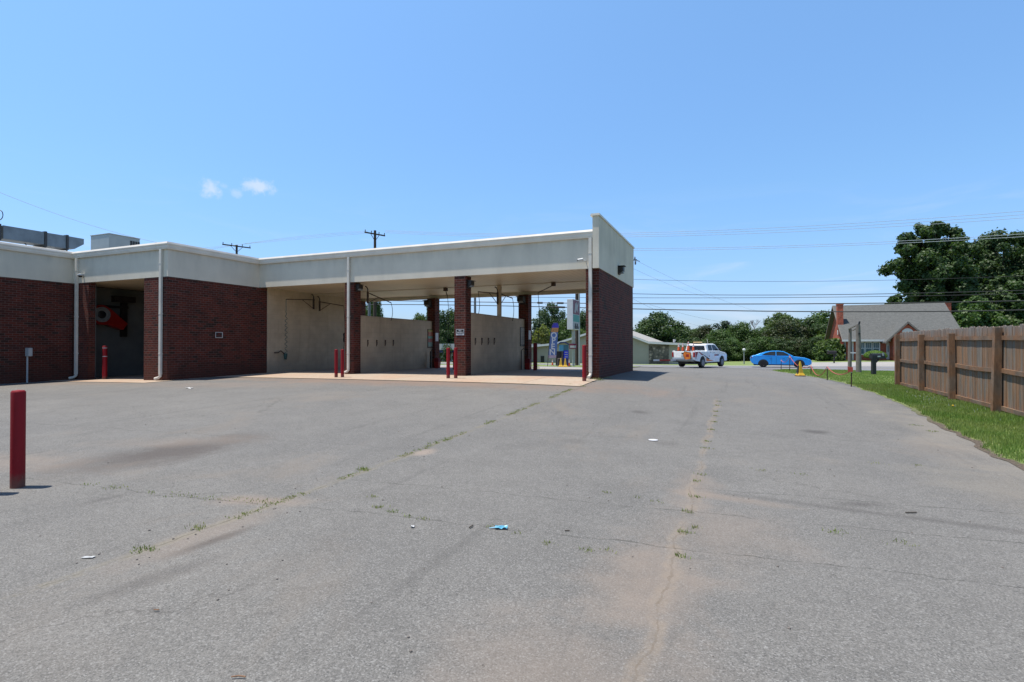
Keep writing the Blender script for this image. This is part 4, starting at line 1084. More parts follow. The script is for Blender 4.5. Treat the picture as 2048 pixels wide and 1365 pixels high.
# ------------------------------------------------------------------ flag, kiosk, pylon sign
M['flag'] = plain('blue_flag_cloth', (.11, .20, .46), .7, 0, .12, 3)
M['flag_top'] = plain('deep_blue_cloth', (.07, .06, .50), .7, 0, .3, 8)
M['flag_or'] = plain('orange_cloth', (.65, .30, .10), .7, 0, .4, 12)
M['flag_pk'] = plain('pink_white_cloth', (.55, .42, .50), .7, 0, .4, 12)
Zf = 33.5; x, y = at(1095, Zf); g = gh(x, y) + .03
rz = math.atan2(sy_, cy_)
r = empty('feather_flag', (x, y, g), rz, 'tall blue feather flag reading OPEN in white letters', 'flag')
k = Zf / F; zt = (hz(645, x, y) - g); zb = (hz(718, x, y) - g)
def fx(px): return (px - 1095) * k
def fz(py): return hz(py, x, y) - g
q = MB(); q.tube([(0, 0, 0), (fx(1097.5), 0, fz(700)), (fx(1101), 0, fz(668)), (fx(1104), 0, fz(652)), (fx(1109), 0, fz(645.5)), (fx(1114), 0, fz(645)), (fx(1117.5), 0, fz(648))], .02, 6).build('pole', M['dark'], r)
def strip(rows, nm, m_, yy=0.0):
    q = MB(); front = []; 
    pts = [(fx(a), fz(p)) for a, b_, p in rows] + [(fx(b_), fz(p)) for a, b_, p in reversed(rows)]
    q.prism(pts, -.012 + yy, .012 + yy); return q.build(nm, m_, r)
strip([(1104.5, 1117, 651), (1106.5, 1115, 646.5), (1103.5, 1117.5, 655)][1:2] + [(1104.2, 1117.2, 651), (1103.0, 1117.4, 656)], 'flag_top', M['flag_top'])
strip([(1103.0, 1117.4, 656), (1102.4, 1116.8, 660), (1101.8, 1116, 665)], 'flag_swoosh', M['flag_or'])
strip([(1101.8, 1116, 665), (1099.6, 1115.2, 680), (1098.4, 1114.2, 695), (1096.6, 1112.6, 711)], 'flag_cloth', M['flag'])
strip([(1096.6, 1112.6, 711), (1095.8, 1111.6, 716.5)], 'flag_hem', M['flag_pk'])
for ch, px, py in (('O', 1107.8, 671.5), ('P', 1107.0, 682), ('E', 1105.8, 694), ('N', 1104.6, 705)):
    text(ch, .50, M['white'], 'letter', r, (fx(px), -.016, fz(py)), ext=.002, bold=.01)
# kiosk
M['kblue'] = plain('kiosk_dark_blue', (.02, .035, .16), .4, 0, .2, 4); M['kcyan'] = plain('kiosk_cyan', (.10, .42, .60), .5, 0, .1, 4)
M['kteal'] = plain('kiosk_teal', (.05, .20, .26), .5, 0, .1, 4); M['sblue'] = plain('bright_blue_sign', (.02, .05, .72), .4, 0, .05, 4)
Zk = 34.5; x, y = at(1117, Zk); g = gh(x, y) + .03
r = empty('payment_kiosk', (x, y, g), rz, 'blue payment kiosk with cyan top panel and bright blue notice', 'kiosk')
k = Zk / F
def kx(px): return (px - 1117) * k
def kz(py): return hz(py, x, y) - g
q = MB(); q.box(kx(1126), kx(1137), -.1, .4, .05, kz(690)).build('cabinet', M['kblue'], r, bevel=.01)
q = MB(); q.box(kx(1118), kx(1126.5), -.16, -.11, kz(702.5), kz(690)).build('cyan_panel', M['kcyan'], r)
q = MB(); q.box(kx(1126.6), kx(1136.5), -.16, -.11, kz(701), kz(690)).build('teal_panel', M['kteal'], r)
q = MB(); q.box(kx(1127), kx(1136), -.2, -.165, kz(717), kz(701.5)).build('blue_notice', M['sblue'], r)
for i, p in enumerate((705, 709.5, 714)):
    q = MB(); q.box(kx(1129), kx(1134.5), -.204, -.2, kz(p + .8), kz(p - .8)).build('notice_line', M['lgrey'], r)
q = MB(); q.prism([(kx(1116), kz(687)), (kx(1120), kz(684.5)), (kx(1130), kz(684)), (kx(1138), kz(689)), (kx(1137), kz(690)), (kx(1129), kz(686)), (kx(1121), kz(687)), (kx(1117), kz(688.5))], -.35, .2).build('canopy', M['kblue'], r)
q = MB(); q.tube([(kx(1124.5), -.1, kz(702)), (kx(1123), -.1, 0)], .03, 6).tube([(kx(1115), 0, kz(718)), (kx(1133), 0, kz(718))], .03, 6).tube([(kx(1116), 0, kz(718)), (kx(1116), 0, 0)], .03, 6).build('frame', M['post'], r)
q = MB(); q.box(kx(1112.5), kx(1126), .1, .5, .05, kz(703)).build('lower_cabinet', M['black'], r)
# pylon sign
XP = -10.5; Y0_, Y1_ = onX(1146, XP), onX(1159, XP)
yp = (Y0_ + Y1_) / 2
wx0 = onY(1134, Y0_)
xm = (wx0 + XP) / 2
r = empty('pylon_sign', (xm, yp, gh(xm, yp)), 0, 'white box sign with maroon and teal panels on a grey steel pole', 'sign')
g = gh(xm, yp); za, zb = hz(660, XP, yp) - g, hz(600, XP, yp) - g; hw = XP - xm; hd = (Y1_ - Y0_) / 2
q = MB(); q.box(-hw, hw, -hd, hd, za, zb).build('sign_box', M['white'], r, bevel=.02)
M['maroon'] = plain('maroon_panel', (.20, .015, .05), .4, 0, .25, 4); M['teal'] = plain('teal_panel', (.03, .36, .30), .4, 0, .12, 4)
def pz(py): return hz(py, XP, yp) - g
for nm, a, c_, m_ in (('maroon_panel', 601.5, 629.5, 'maroon'), ('teal_panel', 630.5, 644.5, 'teal'), ('lower_panel', 645.5, 658.5, 'lgrey')):
    q = MB(); q.box(hw, hw + .012, -hd * .93, hd * .93, pz(c_), pz(a)).build(nm, M[m_], r)
q = MB(); c0 = pz(616)
q.prism([(-.55, -.35), (-.35, .25), (.0, .42), (.1, .2), (.62, .5), (.3, .0), (.45, -.35), (.0, -.15), (-.3, -.42)], hw + .012, hw + .022, 'yz')
o = q.build('emblem_shape', M['lgrey'], r); o.location = (0, 0, c0)
for i, (yy, zz, a, c_) in enumerate(((-.25, 651, .16, .10), (.22, 651, .14, .10), (-.2, 655.5, .28, .10), (.35, 655.5, .2, .09))):
    q = MB(); q.box(hw + .012, hw + .018, yy - a, yy + a, pz(655.5 if i > 1 else 650.5) - c_, pz(655.5 if i > 1 else 650.5) + c_).build('dark_lettering', M['black'], r)
q = MB(); q.lathe([(.09, -.1), (.09, pz(690)), (.12, pz(689)), (.12, za)], n=14).build('steel_pole', M['lgrey'], r, smooth=True)
q = MB(); q.box(-.26, .30, -.16, -.13, pz(698), pz(688)).build('pole_notice', M['maroon'], r)
q = MB(); q.box(-.20, .24, -.165, -.16, pz(696), pz(691.5)).build('notice_face', M['lgrey'], r)

# ------------------------------------------------------------------ utility poles and cables
def upole(px, ptop, Y, rad, label, arm=None, Z=None, m_='pole', tilt=0):
    if Z is None: x = onY(px, Y); y = Y
    else: x, y = at(px, Z)
    g = gh(x, y); h = hz(ptop, x, y) - g
    r = empty('utility_pole', (x, y, g), 0, label, 'pole')
    q = MB(); q.tube([(0, 0, -.3), (tilt * .5, 0, h * .5), (tilt, 0, h)], [rad * 1.15, rad, rad * .8], 10).build('pole', M[m_], r, smooth=True)
    if arm:
        hw, drop, ang = arm
        c, s_ = .34, .94
        z = h - drop
        q = MB(); q.bar((-hw * c, -hw * s_, z), (hw * c, hw * s_, z), .10, .12).build('crossarm', M['pole'], r)
        q = MB(); q.bar((-hw * .45 * c, -hw * .45 * s_, z), (0, 0, z - .7), .04).bar((hw * .45 * c, hw * .45 * s_, z), (0, 0, z - .7), .04).build('arm_brace', M['pole'], r)
        for t in (-.95, -.35, .4, .95):
            q = MB(); q.lathe([(.02, 0), (.045, .06), (.04, .11), (.05, .15), (.04, .20), (.01, .22)], c=(hw * t * c, hw * t * s_, z + .06), n=8).build('insulator', M['insul'], r)
    return r
upole(749.5, 461, 43, .15, 'tall wooden utility pole with a crossarm rising behind the bays roof', (1.15, .35, 0))
upole(472.5, 490, 43, .14, 'wooden utility pole with a crossarm just showing above the left roof', (1.5, .14, 0))
upole(1154, 482, 43, .15, 'dark wooden utility pole directly behind the pylon sign')
upole(738.5, 520, 40, .12, 'grey steel pole beside the tall wooden utility pole behind the bays', m_='insul')
upole(950, 500, 0, .13, 'thin blue grey pole seen above the right dividing wall', Z=58, m_='insul')
r = upole(1256, 518, 43, .14, 'utility pole hidden behind the end wall with its arm tip showing'); p4 = r.location
q = MB(); zz = hz(521, p4.x, p4.y) - p4.z
q.bar((0, 0, zz), (.72, 0, zz - .0), .09, .09).build('crossarm', M['pole'], r)
q = MB(); q.lathe([(.04, -.32), (.08, -.26), (.05, -.16), (.09, -.1), (.03, 0)], c=(.60, 0, zz - .06), n=8).lathe([(.03, 0), (.07, .1), (.02, .24)], c=(.56, 0, zz + .04), n=8).build('insulator', M['insul'], r)
q = MB(); q.bar((.55, 0, zz + .02), (.95, 0, zz - .14), .05).build('line_clamp', M['insul'], r)
x, y = onY(1158.6, 42.6), 42.6; g = gh(x, y)
tag(MB().tube([(x, y, g - .1), (x, y, hz(560, x, y))], .06, 8).build('conduit_riser', M['lgrey'], smooth=True), 'thin white riser pipe standing next to the dark utility pole', 'pipe')

def cable(name_lab, pts, Y, rad, m_='cable', ext=(0, 0), deg=None, splices=()):
    xs_ = np.array([onY(p[0], Y) for p in pts]); zs_ = np.array([hz(p[1], x_, Y) for p, x_ in zip(pts, xs_)])
    deg = deg or min(2, len(pts) - 1); c = np.polyfit(xs_, zs_, deg)
    xa = np.linspace(xs_.min() - ext[0], xs_.max() + ext[1], 60); za = np.polyval(c, xa)
    o = MB().tube([(a, Y, b_) for a, b_ in zip(xa, za)], rad, 5).build('utility_cable', M[m_])
    tag(o, name_lab, 'cable', 'overhead cables')
    for a, b_ in splices:
        X0, X1 = onY(a, Y), onY(b_, Y); z0, z1 = np.polyval(c, X0), np.polyval(c, X1)
        MB().tube([(X0, Y, z0), (X0 * .9 + X1 * .1, Y, z0), (X0 * .1 + X1 * .9, Y, z1), (X1, Y, z1)], [.03, .085, .085, .03], 8).build('splice_case', M['black'], o)
for i, (dy, dy2, nm) in enumerate(((0, 0, 'uppermost'), (4, 7, 'middle'), (8.5, 13.5, 'lowest'))):
    cable('%s of the three parallel thin cables highest over the right side' % nm, [(770, 461 + dy * .6), (940, 466 + dy * .5), (1240, 467 + dy), (2048, 422 + dy2)], 42.5 + i * .5, .013, 'thincable', (0, 8), 2)
    cable('%s of the three thin cables between the two crossarms over the left roof' % nm, [(735, 462 + dy * .5), (600, 473 + dy * .6), (480, 489)], 42.5 + i * .5, .012, 'thincable', (12, 0), 2)
cable('upper of the two light cables crossing the big right tree', [(1268, 497), (1700, 487), (2048, 468)], 40, .013, 'thincable', (3, 8))
cable('lower of the two light cables crossing the big right tree', [(1268, 501), (1700, 491), (2048, 473.5)], 40, .013, 'thincable', (3, 8))
cable('single thin cable above the house, midway up the right sky', [(1268, 559), (1700, 562), (2048, 552)], 42, .012, 'cable', (3, 8))
cable('upper of the paired medium cables above the house ridge', [(1268, 588), (1530, 590.5), (2048, 581)], 43, .022, 'cable', (4, 8))
cable('lower of the paired medium cables above the house ridge', [(760, 593), (1000, 595), (1268, 595), (1530, 596.5), (2048, 587.5)], 43.3, .018, 'cable', (8, 8), 3)
cable('thick dark cable level with the top of the house chimney', [(760, 601.5), (1000, 605.5), (1268, 607), (1530, 609), (2048, 602)], 43, .035, 'cable', (10, 8), 3, ((1074, 1086), (1113, 1128)))
cable('lowest thick dark cable crossing in front of the house roof', [(760, 609.5), (1000, 613), (1268, 617), (1460, 622), (1780, 625), (2048, 620)], 43, .037, 'cable', (10, 8), 3, ((1110, 1131),))
def drop(lab, a, b_, Za, Zb, sag=.8, rad=.010):
    A = at(a[0], Za); B = at(b_[0], Zb); A = Vector((*A, hz(a[1], *A))); B = Vector((*B, hz(b_[1], *B)))
    n = 30; pts = [A.lerp(B, i / n) - Vector((0, 0, sag * 4 * (i / n) * (1 - i / n))) for i in range(n + 1)]
    tag(MB().tube(pts, rad, 5).build('service_cable', M['thincable']), lab, 'cable', 'sloping service cables')
drop('thin cable sloping down to the right from the arm tip at the end wall', (1274, 522), (1540, 626), 43, 110, .8)
drop('second thin cable sloping down right, just under the first, from the end wall', (1268, 538), (1450, 600), 43, 90, .5)
drop('thin cable sloping down behind the white truck towards the trees', (1266, 598), (1440, 655), 43, 100, .8)
drop('faint cable sloping towards the leafless tree', (1300, 610), (1500, 648), 44, 110, .5, .012)
drop('thin cable descending over the air conditioner at the far left', (-80, 352), (332, 489), 26, 34, .35, .010)

# ------------------------------------------------------------------ pickup truck
M['tpaint'] = plain('white_truck_paint', (1.2, 1.19, 1.16), .25, 0, .03, 2, coat=.6)
M['cpaint'] = plain('bright_blue_car_paint', (.02, .42, 1.12), .22, .15, .04, 2, coat=.8)
M['tyre'] = plain('tyre_rubber', (.018, .018, .018), .8, 0, .2, 9)
M['rim'] = plain('alloy_rim', (.42, .43, .45), .35, .6, .1, 6)
M['rimdk'] = plain('black_alloy_rim', (.03, .02, .02), .4, .3, .2, 6)
M['tail'] = plain('tail_light_red', (.45, .01, .02), .2, 0, .1, 6)
M['chrome'] = plain('grey_bumper_chrome', (.30, .30, .31), .3, .7, .1, 4)
M['amber'] = plain('amber_beacon', (.85, .62, .30), .3, 0, .1, 4)
M['osign'] = plain('orange_sign_face', (.95, .24, .02), .5, 0, .2, 5)
def arc(cx, r_, z0, n=10, up=True):
    return [(cx + r_ * math.cos(a), z0 + r_ * math.sin(a)) for a in [math.pi - math.pi * i / n for i in range(n + 1)]]
def wheel(parent, x, y, z, rad, wd, rimm, side):
    g_ = empty('wheel', (x, y, z)); g_.parent = parent
    q = MB(); q.lathe([(rad * .60, -wd / 2), (rad * .93, -wd / 2), (rad, -wd / 2 + .03), (rad, wd / 2 - .03), (rad * .93, wd / 2), (rad * .60, wd / 2)], n=28, axis='y').build('tyre', M['tyre'], g_, smooth=True)
    q = MB(); s_ = side
    yo = s_ * (wd / 2 + .004)
    q.lathe([(rad * .60, yo - s_ * .002), (rad * .62, yo + s_ * .012), (rad * .54, yo + s_ * .014), (rad * .5, yo + s_ * .002), (rad * .18, yo + s_ * .003), (rad * .15, yo + s_ * .014), (.01, yo + s_ * .014)], n=20, axis='y')
    for k_ in range(6):
        a = k_ * math.pi / 3; q.bar((rad * .12 * math.cos(a), yo + s_ * .008, rad * .12 * math.sin(a)), (rad * .55 * math.cos(a), yo + s_ * .008, rad * .57 * math.sin(a)), .05, .02, up=(0, 1, 0))
    q.build('rim', M[rimm], g_)
    return g_
def shrink(poly, d, cx, cz, sx=1):
    return [(cx + (p[0] - cx) * (1 - d * .35), cz + (p[1] - cz) * (1 - d)) for p in poly]
# x forward, rear bumper at 0, length 5.75, width 2.0, y to the left side
tx, ty = at(1388.5, 42.0); tx -= .894; ty += .40
trz = math.atan2(.912, .41)
TR = empty('pickup_truck', (tx, ty, gh(tx, ty) + .012), trz, 'white four door work pickup with orange and red decals and cones in its bed', 'truck')
W_ = .98
def P2(s): return s
body = [(0.10, .62), (0.06, .95), (0.05, 1.32), (2.05, 1.33), (2.10, 1.35), (4.20, 1.34), (4.55, 1.30), (5.35, 1.20), (5.62, 1.05), (5.70, .75), (5.62, .50)] + \
       [(5.22, .48)] + [(p[0], p[1]) for p in reversed(arc(4.75, .46, .48))] + [(4.28, .42), (1.85, .42)] + [(p[0], p[1]) for p in reversed(arc(1.38, .46, .48))] + [(.90, .50), (.3, .56)]
def inset(poly, a):          # pull the top edge in, keep arches
    return [(min(max(p[0], .05 + a), 5.70 - a), p[1] - (a * .5 if p[1] > 1.1 else 0)) for p in poly]
q = MB(); q.slices([inset(body, .05), inset(body, .012), body, body, inset(body, .012), inset(body, .05)], [-W_, -W_ + .03, -W_ + .09, W_ - .09, W_ - .03, W_]).build('body', M['tpaint'], TR, bevel=.012)
q = MB(); q.box(.16, 2.0, -.80, .80, 1.326, 1.338).build('bed_floor', M['black'], TR)
for s_ in (-1, 1):
    q = MB(); q.box(.12, 2.02, s_ * .80 - .07 * (s_ < 0) , s_ * .80 + .07 * (s_ > 0) + .10 * (s_ > 0) - .10 * (s_ < 0) * 0, 1.33, 1.37).build('bed_rail', M['tpaint'], TR)
cab = [(2.12, 1.33), (2.16, 1.84), (2.42, 1.93), (3.55, 1.94), (3.80, 1.89), (4.42, 1.33)]
cabi = [(2.14, 1.34), (2.22, 1.80), (2.45, 1.87), (3.50, 1.88), (3.73, 1.83), (4.30, 1.34)]
cabt = [(2.20, 1.34), (2.30, 1.93), (2.50, 1.955), (3.5, 1.96), (3.70, 1.93), (4.30, 1.34)]
def taper_cab(name, prof, wb, wt, z0, z1, m_, par):
    q = MB(); sec = []
    n = len(prof); k = 0
    for f_, sgn in ((1.0, -1), (.93, -1), (.93, 1), (1.0, 1)):
        for p in prof:
            t = (p[1] - z0) / (z1 - z0); half = wb + (wt - wb) * t
            xx = p[0] if f_ < 1 else p[0]; q.v.append((xx, sgn * half * f_, p[1] if f_ < 1 else min(p[1], z1 - .04)))
    for i in range(3):
        for j in range(n):
            a = i * n + j; b_ = i * n + (j + 1) % n; q.f.append((a, b_, b_ + n, a + n))
    q.f.append(tuple(range(n))); q.f.append(tuple(reversed(range(3 * n, 4 * n))))
    return q.build(name, m_, par, bevel=.02)
taper_cab('cab', cab, .96, .80, 1.33, 1.94, M['tpaint'], TR)
def side_panel(name, quad, wb, wt, z0, z1, m_, par, off=.006, both=True, th=.006, label=None):
    for s_ in ((-1, 1) if both else (-1,)):
        q = MB(); a = []; b_ = []
        for p in quad:
            t = (p[1] - z0) / (z1 - z0); half = wb + (wt - wb) * t
            a.append((p[0], s_ * (half + off), p[1])); b_.append((p[0], s_ * (half + off - th - .02), p[1]))
        n = len(quad); q.v = a + b_; q.f = [tuple(range(n)), tuple(reversed(range(n, 2 * n)))] + [((j + 1) % n, j, j + n, (j + 1) % n + n) for j in range(n)]
        q.build(name, m_, par, label=label)
side_panel('side_window', [(2.40, 1.38), (2.45, 1.80), (2.55, 1.83), (3.08, 1.84), (3.08, 1.38)], .96, .80, 1.33, 1.94, M['glass'], TR)
side_panel('side_window', [(3.16, 1.38), (3.16, 1.84), (3.56, 1.83), (3.76, 1.78), (4.22, 1.38)], .96, .80, 1.33, 1.94, M['glass'], TR)
q = MB(); q.add([(2.128, -.78, 1.40), (2.128, .78, 1.40), (2.148, .70, 1.76), (2.148, -.70, 1.76), (2.108, -.78, 1.40), (2.108, .78, 1.40), (2.130, .70, 1.76), (2.130, -.70, 1.76)],
    [(0, 3, 2, 1), (4, 5, 6, 7), (0, 1, 5, 4), (1, 2, 6, 5), (2, 3, 7, 6), (3, 0, 4, 7)]).build('rear_window', M['glass'], TR)
q = MB(); q.add([(4.38, -.80, 1.38), (4.38, .80, 1.38), (3.86, .70, 1.84), (3.86, -.70, 1.84), (4.36, -.80, 1.36), (4.36, .80, 1.36), (3.84, .70, 1.82), (3.84, -.70, 1.82)],
    [(0, 1, 2, 3), (7, 6, 5, 4), (0, 4, 5, 1), (1, 5, 6, 2), (2, 6, 7, 3), (3, 7, 4, 0)]).build('windscreen', M['glass'], TR)
for xx in (1.38, 4.75):
    q = MB(); q.prism(arc(xx, .475, .48), -.925, -.55).build('wheel_arch', M['black'], TR)
    for s_ in (-1, 1): wheel(TR, xx, s_ * .86, .40, .40, .27, 'rim', s_)
q = MB(); q.box(.5, 5.3, -.7, .7, .30, .5).box(.2, 1.0, -.35, .35, .36, .55).build('chassis', M['black'], TR)
q = MB(); q.box(.035, .06, -.80, .80, .80, 1.27).build('tailgate', M['tpaint'], TR, bevel=.01)
q = MB(); q.box(.024, .034, -.12, .14, 1.10, 1.20).build('tailgate_handle', M['black'], TR)
q = MB(); q.box(.026, .034, -.12, .16, .86, 1.0).build('number_plate', M['lgrey'], TR)
q = MB(); q.box(-.10, .10, -.92, .92, .50, .68).build('rear_bumper', M['chrome'], TR, bevel=.03)
q = MB(); q.box(.02, .15, -.99, -.86, .85, 1.24).build('tail_light', M['tail'], TR, bevel=.015)
q = MB(); q.box(.02, .15, .86, .99, .85, 1.24).build('tail_light', M['tail'], TR, bevel=.015)
q = MB(); q.box(5.45, 5.66, -.9, -.6, .92, 1.08).build('headlight', M['lgrey'], TR, bevel=.02)
q = MB(); q.box(5.45, 5.66, .6, .9, .92, 1.08).build('headlight', M['lgrey'], TR, bevel=.02)
for s_ in (-1, 1):
    q = MB(); q.bar((4.05, s_ * .95, 1.42), (4.10, s_ * 1.05, 1.42), .05).box(4.02, 4.16, s_ * 1.10 - .08, s_ * 1.10 + .08, 1.38, 1.58).build('mirror', M['black'], TR, bevel=.02)
q = MB(); q.tube([(3.3, -.45, 1.95), (3.15, -.45, 2.35)], .012, 6).build('antenna', M['white'], TR)
q = MB(); q.box(2.3, 2.55, -.35, .35, 2.0, 2.09).build('beacon_bar', M['amber'], TR, bevel=.03)
q = MB(); q.box(2.38, 2.46, -.3, -.24, 1.93, 2.01).box(2.38, 2.46, .24, .3, 1.93, 2.01).build('beacon_foot', M['black'], TR)
for xx in (2.62, 3.25):
    q = MB(); q.box(xx, xx + .16, -.992, -.984, 1.20, 1.235).build('door_handle', M['black'], TR)
for xx in (2.12, 3.12, 4.24):
    q = MB(); q.box(xx, xx + .012, -.984, -.979, .55, 1.31).build('door_seam', M['grey'], TR)
# decals on the right side and tailgate
def decal(name, poly, m_, y=-.984):
    q = MB(); q.prism(poly, y, y + .006).build(name, M[m_], TR)
decal('red_decal', [(.22, .62), (.62, 1.26), (.95, 1.30), (.20, 1.28), (.20, 1.0)], 'fire')
decal('red_decal', [(.62, 1.30), (.85, 1.28), (1.45, 1.02), (1.25, 1.0)], 'tail')
decal('orange_decal', [(1.9, .78), (2.5, .62), (3.35, .50), (2.0, .50)], 'osign'); decal('dark_stripe_decal', [(1.1, 1.18), (1.35, 1.10), (2.6, .68), (2.3, .66)], 'black')
decal('red_dot_decal', [(2.4, .86), (2.5, .84), (2.53, .96), (2.42, .98)], 'tail'); decal('red_dot_decal', [(2.42, 1.05), (2.48, 1.05), (2.48, 1.11), (2.42, 1.11)], 'tail')
for i in range(6):
    decal('door_letter', [(3.38 + i * .13, .92), (3.48 + i * .13, .92), (3.48 + i * .13, 1.06), (3.38 + i * .13, 1.06)], 'fire' if i < 4 else 'kblue')
# orange diamond sign hung over the tailgate
c, s_ = math.cos(trz), math.sin(trz)
def TW(lx, ly, lz): return (tx + c * lx - s_ * ly, ty + s_ * lx + c * ly, gh(tx, ty) + .012 + lz)
loc = TW(.0, -.42, .98)
r = empty('roadwork_sign', loc, trz, 'orange roadwork sign tilted against the tailgate of the white truck', 'sign')
q = MB(); q.prism([(-.30, -.28), (.22, -.42), (.42, .10), (.30, .33), (-.28, .26)], -.03, -.012, 'yz').build('plate', M['dark'], r)
q = MB(); q.prism([(-.26, -.24), (.20, -.36), (.38, .08), (.27, .29), (-.25, .22)], -.036, -.03, 'yz').build('face', M['osign'], r)
q = MB(); q.box(-.041, -.036, -.12, .12, -.1, .1).build('symbol', M['fire'], r)
# cones standing in the bed
for i, (lx, ly, nm) in enumerate(((.45, .62, 'leftmost'), (.45, .25, 'second from the left'), (.55, -.18, 'third from the left, tallest'), (.75, -.50, 'rightmost'))):
    p = TW(lx, ly, 1.34); stripe_cone(p[0], p[1], .62 if i != 2 else .78, 'orange striped cone in the truck bed, %s of the four' % nm, z=p[2], rz=trz)
# striped arm board behind the truck
p = TW(-.12, .55, .60); A = Vector(p); x3, y3 = at(1307, 42.4); B = Vector((x3, y3, hz(721, x3, y3)))
r = empty('striped_arm', A, 0, 'red and white striped barrier arm sticking out to the left behind the truck', 'barrier')
d = B - A
for i in range(4):
    q = MB(); q.bar(d * (i / 4), d * ((i + 1) / 4), .05, .13).build('stripe', M['whiteref'] if i in (0, 3) else M['fire'], r)
q = MB(); q.box(-.2, .2, -.2, .2, -.12, -.07).bar((0, 0, -.1), (.25, .35, -.12), .08).build('mount', M['black'], r)

# ------------------------------------------------------------------ blue sedan
YC = 50.6
xr_ = onY(1500, YC - .9); CARL = 4.67
CR = empty('sedan', (xr_, YC, gh(xr_ + 2.3, YC) + .012), 0, 'bright blue fastback sedan with black wheels passing on the road', 'car')
WC = .90
cb = [(.12, .38), (.03, .55), (.02, .78), (.10, .93), (.30, 1.02), (1.0, 1.00), (3.05, .96), (3.45, .93), (4.15, .84), (4.52, .70), (4.66, .55), (4.64, .32), (4.45, .22)] + \
     [(4.12, .24)] + list(reversed(arc(3.72, .38, .28))) + [(3.32, .20), (1.42, .20)] + list(reversed(arc(1.02, .38, .28))) + [(.62, .24), (.3, .28)]
def insc(poly, a): return [(min(max(p[0], .02 + a * 1.6), 4.66 - a * 2.2), p[1] - (a * .35 if p[1] > .8 else 0)) for p in poly]
q = MB(); q.slices([insc(cb, .10), insc(cb, .03), cb, cb, insc(cb, .03), insc(cb, .10)], [-WC, -WC + .05, -WC + .22, WC - .22, WC - .05, WC]).build('body', M['cpaint'], CR, bevel=.02)
gp = [(.32, 1.00), (.75, 1.17), (1.25, 1.34), (1.75, 1.405), (2.20, 1.41), (2.60, 1.36), (3.35, .94)]
taper_cab('roof', gp, .80, .60, .95, 1.41, M['cpaint'], CR)
side_panel('side_window', [(.86, 1.02), (1.20, 1.22), (1.60, 1.345), (1.97, 1.36), (1.97, 1.00)], .80, .60, .95, 1.41, M['glass'], CR, off=.008)
side_panel('side_window', [(2.02, 1.00), (2.02, 1.36), (2.24, 1.36), (2.58, 1.31), (3.14, 1.00)], .80, .60, .95, 1.41, M['glass'], CR, off=.008)
q = MB(); q.add([(3.30, -.70, .985), (3.30, .70, .985), (2.66, .56, 1.34), (2.66, -.56, 1.34), (3.26, -.70, .975), (3.26, .70, .975), (2.62, .56, 1.33), (2.62, -.56, 1.33)],
    [(0, 1, 2, 3), (7, 6, 5, 4), (0, 4, 5, 1), (1, 5, 6, 2), (2, 6, 7, 3), (3, 7, 4, 0)]).build('windscreen', M['glass'], CR)
q = MB(); q.add([(.42, -.66, 1.05), (.42, .66, 1.05), (1.20, .56, 1.34), (1.20, -.56, 1.34), (.46, -.66, 1.03), (.46, .66, 1.03), (1.22, .56, 1.32), (1.22, -.56, 1.32)],
    [(0, 3, 2, 1), (4, 5, 6, 7), (0, 1, 5, 4), (1, 2, 6, 5), (2, 3, 7, 6), (3, 0, 4, 7)]).build('rear_window', M['glass'], CR)
for xx in (1.02, 3.72):
    for s_ in (-1, 1): wheel(CR, xx, s_ * .815, .325, .325, .21, 'rimdk', s_)
q = MB(); q.box(.3, 4.4, -.6, .6, .17, .45).build('underbody', M['black'], CR)
for s_ in (-1, 1):
    q = MB(); q.prism([(.05, .80), (.10, .92), (.42, .95), (.40, .87)], s_ * .84 - .05, s_ * .84 + .035).build('tail_light', M['tail'], CR)
    q = MB(); q.prism([(4.20, .66), (4.15, .73), (4.56, .66), (4.60, .60)], s_ * .80 - .05, s_ * .80 + .03).build('headlight', M['lgrey'], CR)
    q = MB(); q.box(2.92, 3.08, s_ * .93 - .07, s_ * .93 + .07, 1.0, 1.11).build('mirror', M['cpaint'], CR, bevel=.02)
q = MB(); q.box(4.50, 4.655, -.55, .55, .30, .45).build('grille', M['black'], CR)
for xx in (1.62, 2.0, 3.2):
    q = MB(); q.box(xx, xx + .014, -.904, -.896, .30, .97).build('door_seam', M['black'], CR)
q = MB(); q.box(1.45, 3.30, -.905, -.88, .19, .27).build('sill_trim', M['black'], CR)
q = MB(); q.box(.55, 3.9, -.905, -.893, .955, .968).build('belt_trim', M['black'], CR)
for xx in (1.02, 3.72):
    q = MB(); q.prism(arc(xx, .41, .28), -.909, -.60).build('wheel_arch', M['black'], CR)
q = MB(); q.box(1.50, 1.66, -.915, -.898, .82, .85).box(2.46, 2.62, -.915, -.898, .82, .85).build('door_handle', M['cpaint'], CR)

# ------------------------------------------------------------------ long grey building across the road
YG = 64.0; G0 = -.75
def gp_(px, py): x = onY(px, YG); return (x, hz(py, x, YG))
A = [gp_(900, 694), gp_(1066, 692.5), gp_(1110, 688), gp_(1175, 667.5), gp_(1217, 655), gp_(1266, 673), gp_(1298, 685), gp_(1340, 687), gp_(1400, 690.5)]
r = empty('gabled_hall', (A[4][0], YG, G0), 0, 'long low grey hall with a shallow pale roof and a stone panel', 'building')
ox = A[4][0]
loc_ = [(p[0] - ox, p[1] - G0) for p in A]
wallp = [(loc_[0][0], 0)] + [(p[0], p[1] - .12) for p in loc_] + [(loc_[-1][0], 0)]
M['hall'] = plain('grey_hall_siding', (.52, .455, .38), .85, 0, .08, 1.2); M['hallroof'] = plain('pale_grey_shingles', (.42, .40, .37), .95, 0, .12, 2)
q = MB(); q.prism(list(reversed(wallp)), .3, 13.5).build('wall', M['hall'], r)
q = MB(); k = [(p[0], p[1]) for p in loc_]
